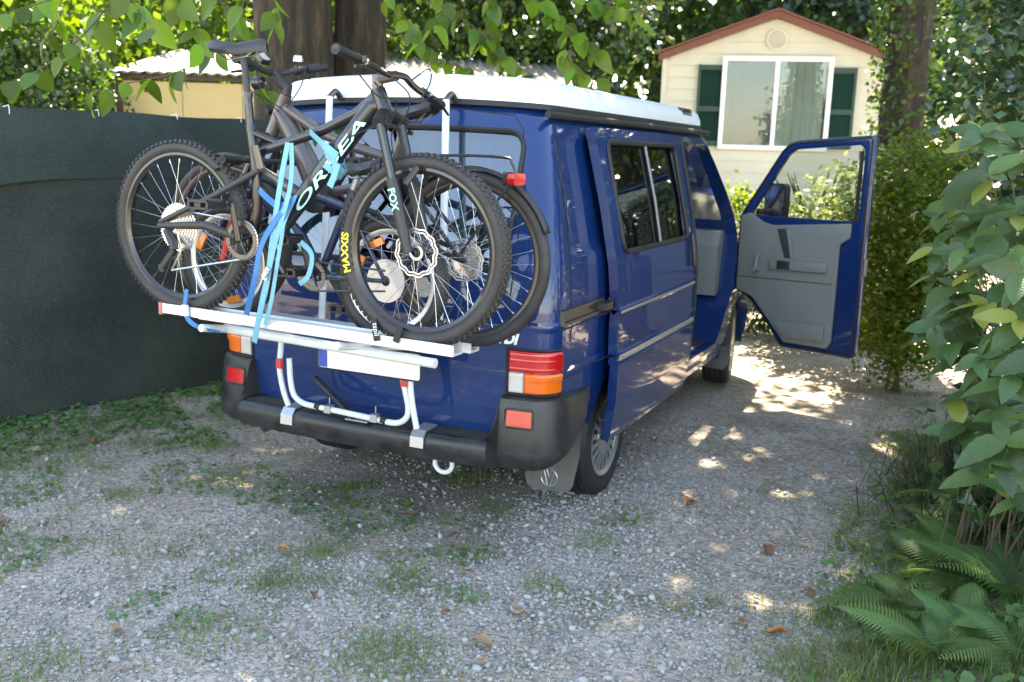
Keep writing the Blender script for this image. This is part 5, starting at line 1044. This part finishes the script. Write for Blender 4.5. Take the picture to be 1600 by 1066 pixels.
# big-leaved hydrangea
HY_=np.array([2.78,.55,0.]); hyd=empty('hydrangea_shrub',tuple(HY_),label='big-leaved light green hydrangea shrub at the right edge of the drive',cat='shrub')
BL=[leaf_mesh('big_leaf',.165,.085,12,fold=.22,droop=.22,serr=.035,m_='leaf_hydrangea'),leaf_mesh('big_leaf_b',.18,.10,12,fold=.12,droop=.35,serr=.035,m_='leaf_hydrangea'),leaf_mesh('big_leaf_c',.14,.080,12,fold=.3,droop=.1,serr=.035,m_='leaf_hydrangea')]
YL=leaf_mesh('yellow_leaf',.17,.075,12,fold=.2,droop=.15,serr=.03,m_='leaf_yellow')
ND=[(1532,212,3.7),(1478,335,3.4),(1545,275,3.5),(1592,330,3.3),(1510,392,3.3),(1565,408,3.15),(1598,250,3.6),(1488,452,3.5),(1545,478,3.2),(1592,500,3.0),(1492,540,3.5),(1535,560,3.3),(1588,590,2.95),(1560,640,3.0),(1575,690,2.8),(1600,735,2.75),(1520,620,3.4),(1600,430,3.0),(1460,390,3.7),(1570,540,3.3),(1500,480,3.6),(1625,360,3.2),(1630,560,2.9),(1640,660,2.8),(1540,340,3.7),(1545,735,3.1),(1590,775,2.9),(1505,665,3.4)]
invh=V(HY_)
ND+=[(u+random.uniform(-45,45),v+random.uniform(-45,45),d+random.uniform(.1,.5)) for u,v,d in ND if v<680]
for u,v,d in ND:
    p=dp(u,v,d); ax=np.array([-.25,-.45,.8])+rng.normal(size=3)*.22; ax/=np.linalg.norm(ax); s0=np.array([2.78+.12*rng.normal(),.55+.15*rng.normal(),.15]); st_=MB().tube(smooth_path([V(s0)-invh,V(s0*.45+p*.55+np.array([.1,.12,.12]))-invh,V(p)-invh],4),[.0048-.0026*i/8 for i in range(9)],6).build('stem','twig',hyd)
    a1=np.cross(ax,(0,0,1)); a1/=np.linalg.norm(a1); a2=np.cross(ax,a1); nn=random.choice((5,6,6,7)); ph=random.random()*6
    for q in range(nn):
        a=ph+2*math.pi*q/nn+rng.normal()*.15; d_=a1*math.cos(a)+a2*math.sin(a)+ax*(.15+.3*random.random())+np.array([0,0,-.25*random.random()]); place_leaf(YL if random.random()<.06 else random.choice(BL),p+ax*(.01-.03*(q%2)),d_,ax+rng.normal(size=3)*.2,.5+.5*random.random(),st_,invh)
# ferns
def frond_mesh(L_,W_,n=27):
    M=MB(); rach=[]
    for i in range(n+1): t_=i/n; rach.append(np.array([0,L_*(t_-.12*t_*t_),L_*(.42*t_-.62*t_*t_)]))
    M.tube(rach,[.0026*(1-.7*i/n) for i in range(n+1)],4)
    for i in range(2,n):
        t_=i/n; w_=W_*math.sin(math.pi*min(1,(t_*.93+.12)))**.8*.5
        for s_ in(-1,1):
            b=rach[i]; tip=b+np.array([s_*w_,w_*.28,-w_*.22]); ln=L_/n*.50; md_=b*.45+tip*.55+np.array([0,0,.004]); M.add([b+np.array([0,-ln*.8,0]),b+np.array([0,ln*.8,0]),md_+np.array([0,ln*.75,0]),tip,md_+np.array([0,-ln*.75,0])],[(0,4,2,1),(4,3,2)])
    me=M.mesh('frond'); me.materials.append(MATS['fern_green']); return me
FR=[frond_mesh(.46,.20),frond_mesh(.38,.17,24),frond_mesh(.52,.22,30)]
FERNS=[((1430,960),.95,'fern arching over bare soil beside the lone low fern'),((1470,1035),.85,'fern in the bottom corner in front of the dark hollow'),((1560,840),1.25,'tall upright fern against the lowest hydrangea leaves'),((1590,1050),.9,'fern over the roots at the edge of the hollow'),((1500,920),1.1,'leafy fern in the middle of the fern bank'),((1392,985),.62,'fern spreading low over the gravel edge, lone and nearest the drive'),((1535,905),1.0,'big fern with upright fronds below the hydrangea'),((1590,960),.95,'fern drooping over the dark hollow at the right edge'),((1498,842),.9,'fern half hidden behind the bigger ferns under the shrub'),((1600,850),1.1,'tall fern under the yellowing hydrangea leaves'),((1510,1010),.75,'small bright fern between grass and the dark hollow'),((1445,905),.7,'fern at the foot of the dark sedge clump')]
for (u,v),s_,lab in FERNS:
    p=gp(u,v); p[2]=float(gh(p[0],p[1])); 
    d=ray(u,v); t_=.0
    for k in range(40):
        q=CAM+d*(2.2+.1*k)
        if q[2]<=float(gh(q[0],q[1])): p=np.array([q[0],q[1],float(gh(q[0],q[1]))]); break
    fe=empty('fern',tuple(p),label=lab,cat='fern'); nf=random.choice((9,10,11)); ph=random.random()*6
    for q in range(nf):
        o=bpy.data.objects.new('frond',random.choice(FR)); COL.objects.link(o); o.parent=fe; o.rotation_euler=(R_(random.uniform(2,42)),R_(random.uniform(-12,12)),ph+2*math.pi*q/nf+random.uniform(-.25,.25)); k=.92*s_*(.75+.4*random.random()); o.scale=(k,k,k)
# dark sedge clump and low plants beneath the shrubs
def blades(P,h,wid,lean,m_,name,parent=None,bend=.5):
    n=len(P); a=rng.random(n)*2*math.pi; L_=h*(.5+.8*rng.random(n)); ln=lean*(.3+rng.random(n)); dx,dy=np.cos(a),np.sin(a); W_=wid*(.6+.7*rng.random(n)); sx,sy=-dy*W_,dx*W_
    def at(t_): return P+np.stack([dx*L_*ln*t_**1.6,dy*L_*ln*t_**1.6,L_*(t_-bend*ln*t_*t_*.55)],1)
    s_=np.stack([sx,sy,np.zeros(n)],1); v=np.stack([at(0)-s_,at(0)+s_,at(.55)+s_*.8,at(.55)-s_*.8,at(1.)],1).reshape(-1,3); o=np.arange(n)*5
    tri=np.concatenate([np.stack([o,o+1,o+2],1),np.stack([o,o+2,o+3],1),np.stack([o+3,o+2,o+4],1)]); return bulk(name,v,tri,m_,parent)
def gz(P): P=np.asarray(P,float); return np.stack([P[:,0],P[:,1],gh(P[:,0],P[:,1])],1)
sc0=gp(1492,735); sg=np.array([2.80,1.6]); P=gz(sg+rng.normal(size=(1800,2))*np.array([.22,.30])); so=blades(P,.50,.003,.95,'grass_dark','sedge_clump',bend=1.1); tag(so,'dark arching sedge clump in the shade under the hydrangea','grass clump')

# ------------------------------------------------------------------ gravel, grass, clover, litter
def vnoise(x,y,s,seed):
    r=np.random.default_rng(seed); g=r.random((64,64)); u=(x*s)%64; v=(y*s)%64; i=u.astype(int); j=v.astype(int); fu=u-i; fv=v-j; fu=fu*fu*(3-2*fu); fv=fv*fv*(3-2*fv); i2=(i+1)%64; j2=(j+1)%64
    return (g[i,j]*(1-fu)+g[i2,j]*fu)*(1-fv)+(g[i,j2]*(1-fu)+g[i2,j2]*fu)*fv
def region(n,x0,x1,y0,y1): return np.stack([rng.uniform(x0,x1,n),rng.uniform(y0,y1,n)],1)
Q=region(125000,-3.0,2.9,-2.3,2.6); x,y=Q[:,0],Q[:,1]
fenced=np.interp(y,[b for a,b in FP],[a for a,b in FP])
dens=.30+.9*vnoise(x+9,y+9,1.1,3)-.25*(vnoise(x+5,y+5,3.2,5)<.35)
dens*=np.clip((x-fenced-.55)/1.1,.03,1)*np.clip((2.45-x)/.5,.04,1)*np.where(y>1.0,np.clip(1.6-.6*y,.15,1),1)
dens*=1-.65*np.exp(-(((x-1.75)/.45)**2+((y-.75)/1.0)**2))
dens*=np.where((y>-.42+.12*np.sin(3*x))&(x<.55),.22,1)*np.where(x<-.75,.55,1)
keep=rng.random(len(Q))<dens; Q=Q[keep]; n=len(Q)
b0=bmesh.new(); bmesh.ops.create_icosphere(b0,subdivisions=1,radius=1); IV_=np.array([v.co[:] for v in b0.verts]); IF_=np.array([[v.index for v in f.verts] for f in b0.faces]); b0.free()
near=np.hypot(Q[:,0]-CAM[0],Q[:,1]-CAM[1])
sz=np.clip(.0056*np.exp(rng.normal(size=n)*.42),.0028,.019)
fr_=rand_rot(n); jit=1+.28*rng.normal(size=(n,len(IV_),1)).clip(-1.5,1.5)
sv_=IV_[None]*jit*np.array([1.25,1.0,.72])[None,None]; sv_=np.einsum('nij,nkj->nki',fr_,sv_)*sz[:,None,None]; sv_[:,:,2]*=.75
pos=gz(Q); pos[:,2]+=sz*.30; sv_+=pos[:,None,:]; sf=IF_[None]+(np.arange(n)*len(IV_))[:,None,None]
tag(bulk('gravel',sv_.reshape(-1,3),sf.reshape(-1,3),'stone'),kind='stuff')
print('stones',n)
# grass tufts scattered in the gravel
Q=region(5200,-3.0,2.6,-2.3,4.5); x,y=Q[:,0],Q[:,1]; m_=vnoise(x+20,y+20,1.5,11)+.25*vnoise(x,y,5,12)+.22*np.clip((-.2-x)/2,0,1)+.22*np.clip((x-1.9)/.5,0,1)-.35*np.clip(y-1,0,1)*(x<2)*(x>-1); Q=Q[m_>.80]
P=np.concatenate([q+rng.normal(size=(14,2))*.036 for q in Q]); tag(blades(gz(P),.034,.0015,1.0,'grass','grass_tufts'),kind='stuff')
SPT=[(505,855,60,.05),(735,862,40,.045),(630,905,70,.05),(775,795,35,.04),(735,745,60,.08),(610,1030,160,.07),(430,905,70,.05),(190,770,60,.06),(325,695,60,.05),(95,640,90,.10),(1250,1050,150,.07),(1320,1040,150,.08),(1380,1055,150,.09),(930,850,40,.04),(850,915,40,.04),(60,1040,120,.06),(330,985,100,.05),(1290,965,60,.05),(1430,1045,120,.09),(560,760,50,.06)]
P=np.concatenate([gp(u,v)[:2]+rng.normal(size=(k*3,2))*(.065 if k<100 else .13) for u,v,k,h in SPT]); tag(blades(gz(P),.052,.0017,1.0,'grass','grass_clumps'),kind='stuff')
# clover and ground ivy in front of the net
CV=np.array([(0,0,0)]+[(math.cos(a)*(1+.12*math.cos(3*a)),math.sin(a)*(1+.12*math.cos(3*a)),.12) for a in np.linspace(0,2*math.pi,9,endpoint=False)]); CFc=np.array([(0,i+1,(i+1)%9+1) for i in range(9)])
Q=region(26000,-4.2,-.6,-1.6,2.4); x,y=Q[:,0],Q[:,1]; fenced=np.interp(y,[b for a,b in FP],[a for a,b in FP]); dd=x-fenced
pr=np.clip(1.25-dd/.95,0,1)*np.clip(dd/.1,0,1)*(vnoise(x+3,y+3,2.6,21)*.8+.35*vnoise(x,y,7,22)>.40-.1*np.clip(1-dd,0,1)); Q=Q[rng.random(len(Q))<pr]; P=gz(Q); P[:,2]+=.008+.055*rng.random(len(P))*vnoise(Q[:,0],Q[:,1],4,9)
v,f=scatter(P,.013*(.6+.9*rng.random(len(P))),rand_rot(len(P),((0,-.15,1.0),.38)),CV,CFc); tag(bulk('clover_patch',v,f,'clover'),kind='stuff')
Q=region(9000,1.9,3.6,-1.4,3.0); x,y=Q[:,0],Q[:,1]; pr=np.clip((x-2.0)/.5,0,1)*(vnoise(x,y,3,31)>.42); Q=Q[rng.random(len(Q))<pr]; P=gz(Q); P[:,2]+=.01+.06*rng.random(len(P)); v,f=scatter(P,.016*(.6+.9*rng.random(len(P))),rand_rot(len(P),((-.1,-.2,1.0),.45)),CV,CFc); tag(bulk('bank_weeds',v,f,'clover'),kind='stuff')
Q=region(2600,2.0,3.6,-1.5,3.0); Q=Q[rng.random(len(Q))<np.clip((Q[:,0]-2.0)/.4,0,1)]; P=np.concatenate([q+rng.normal(size=(7,2))*.025 for q in Q]); tag(blades(gz(P),.10,.002,.9,'grass','bank_grass'),kind='stuff')
Q=region(16000,-3.2,1.2,-2.3,.8); x,y=Q[:,0],Q[:,1]; pr=(vnoise(x+13,y+7,1.7,41)+.3*vnoise(x,y,6,42)+.20*np.clip((-.1-x)/2,0,1)-.12*np.clip(x+.6,0,1)>.87); Q=Q[pr]; P=gz(Q); P[:,2]+=.006+.018*rng.random(len(P)); v,f=scatter(P,.0085*(.5+1.0*rng.random(len(P))),rand_rot(len(P),((0,-.15,1.0),.5)),CV,CFc); tag(bulk('gravel_weeds',v,f,'clover'),kind='stuff')
# fine litter: needles and twigs
Q=region(2600,-2.8,2.6,-2.2,3.5); n=len(Q); P=gz(Q); P[:,2]+=.012; a=rng.random(n)*math.pi; L_=.02+.035*rng.random(n); d_=np.stack([np.cos(a)*L_,np.sin(a)*L_,.006*rng.normal(size=n)],1); pr=np.stack([-np.sin(a)*.0013,np.cos(a)*.0013,np.zeros(n)],1); v=np.stack([P-pr,P+pr,P+d_+pr,P+d_-pr],1).reshape(-1,3); o=np.arange(n)*4; tag(bulk('needle_litter',v,np.stack([o,o+1,o+2,o+3],1),'dead_leaf_pale'),kind='stuff')
# fallen leaves
def dead_mesh(L_,W_,curl,m_): 
    me=leaf_mesh('fallen_leaf',L_,W_,9,fold=.35,droop=-.05,serr=.02,m_=m_)
    for v in me.vertices: v.co.z+=curl*(v.co.x/W_*2)**2*L_*.25+.006*math.sin(v.co.y*60)+curl*.1*L_*abs(v.co.y/L_-.5)
    return me
DM={'dead_leaf':dead_mesh(.095,.055,.5,'dead_leaf'),'dead_leaf_pale':dead_mesh(.10,.085,.25,'dead_leaf_pale'),'dead_leaf_orange':dead_mesh(.105,.05,.6,'dead_leaf_orange')}
FALL=[(737,1008,'dead_leaf_pale',1.0,'broad pale tan leaf lying on gravel by the grassy patch'),(1232,987,'dead_leaf_orange',1.0,'curled orange leaf at the gravel edge beside the low fern'),(1068,788,'dead_leaf_orange',1.1,'orange-yellow leaf lying in the gravel right of the rear wheel'),(1195,852,'dead_leaf',1.15,'long red-brown leaf on bare earth between drive and shrubs'),(8,826,'dead_leaf',.95,'brown leaf on the stony ground in front of the clover'),(139,694,'dead_leaf',1.0,'red-brown leaf caught in the clover by the net fence'),(366,715,'dead_leaf',.6,'small dark red leaf behind the left end of the bumper'),(1163,973,'dead_leaf',.5,'tiny dark leaf on gravel left of the orange curled leaf'),(722,900,'dead_leaf_pale',.7,'small pink-tan leaf in the middle of the gravel'),(642,814,'dead_leaf',.65,'small brown leaf on the gravel behind the van'),(718,842,'dead_leaf',.6,'small reddish leaf next to a grass tuft behind the van'),(435,857,'dead_leaf_orange',.7,'thin orange-brown leaf on gravel left of the green tuft'),(490,923,'dead_leaf',.6,'brown crumpled leaf beside the wide grass patch'),(705,962,'dead_leaf',.55,'dark crumpled leaf above the broad pale leaf'),(808,962,'dead_leaf_pale',.75,'pale leaf lying flat in the gravel centre'),(1025,690,'dead_leaf',.6,'dark leaf in the shade under the sliding door'),(68,712,'dead_leaf_pale',.8,'pale brown leaf half under the clover'),(100,672,'dead_leaf',.8,'brown leaf at the foot of the net fence'),(752,1040,'dead_leaf_pale',.5,'little pale leaf below the broad tan leaf'),(1272,918,'dead_leaf',.7,'dark red leaf on the earth above the low fern'),(170,985,'dead_leaf_pale',.7,'faded grey-tan leaf among grass and pebbles')]
for u,v,m_,s_,lab in FALL:
    p=gp(u,v); me=DM[m_]; o=bpy.data.objects.new('fallen_leaf',me); COL.objects.link(o); o.location=(p[0],p[1],float(gh(p[0],p[1]))+.016); o.rotation_euler=(random.uniform(-.2,.2),random.uniform(-.25,.25),random.uniform(0,6.28)); o.scale=(s_*.9,)*3; tag(o,lab,'leaf',group='fallen leaves on the drive')
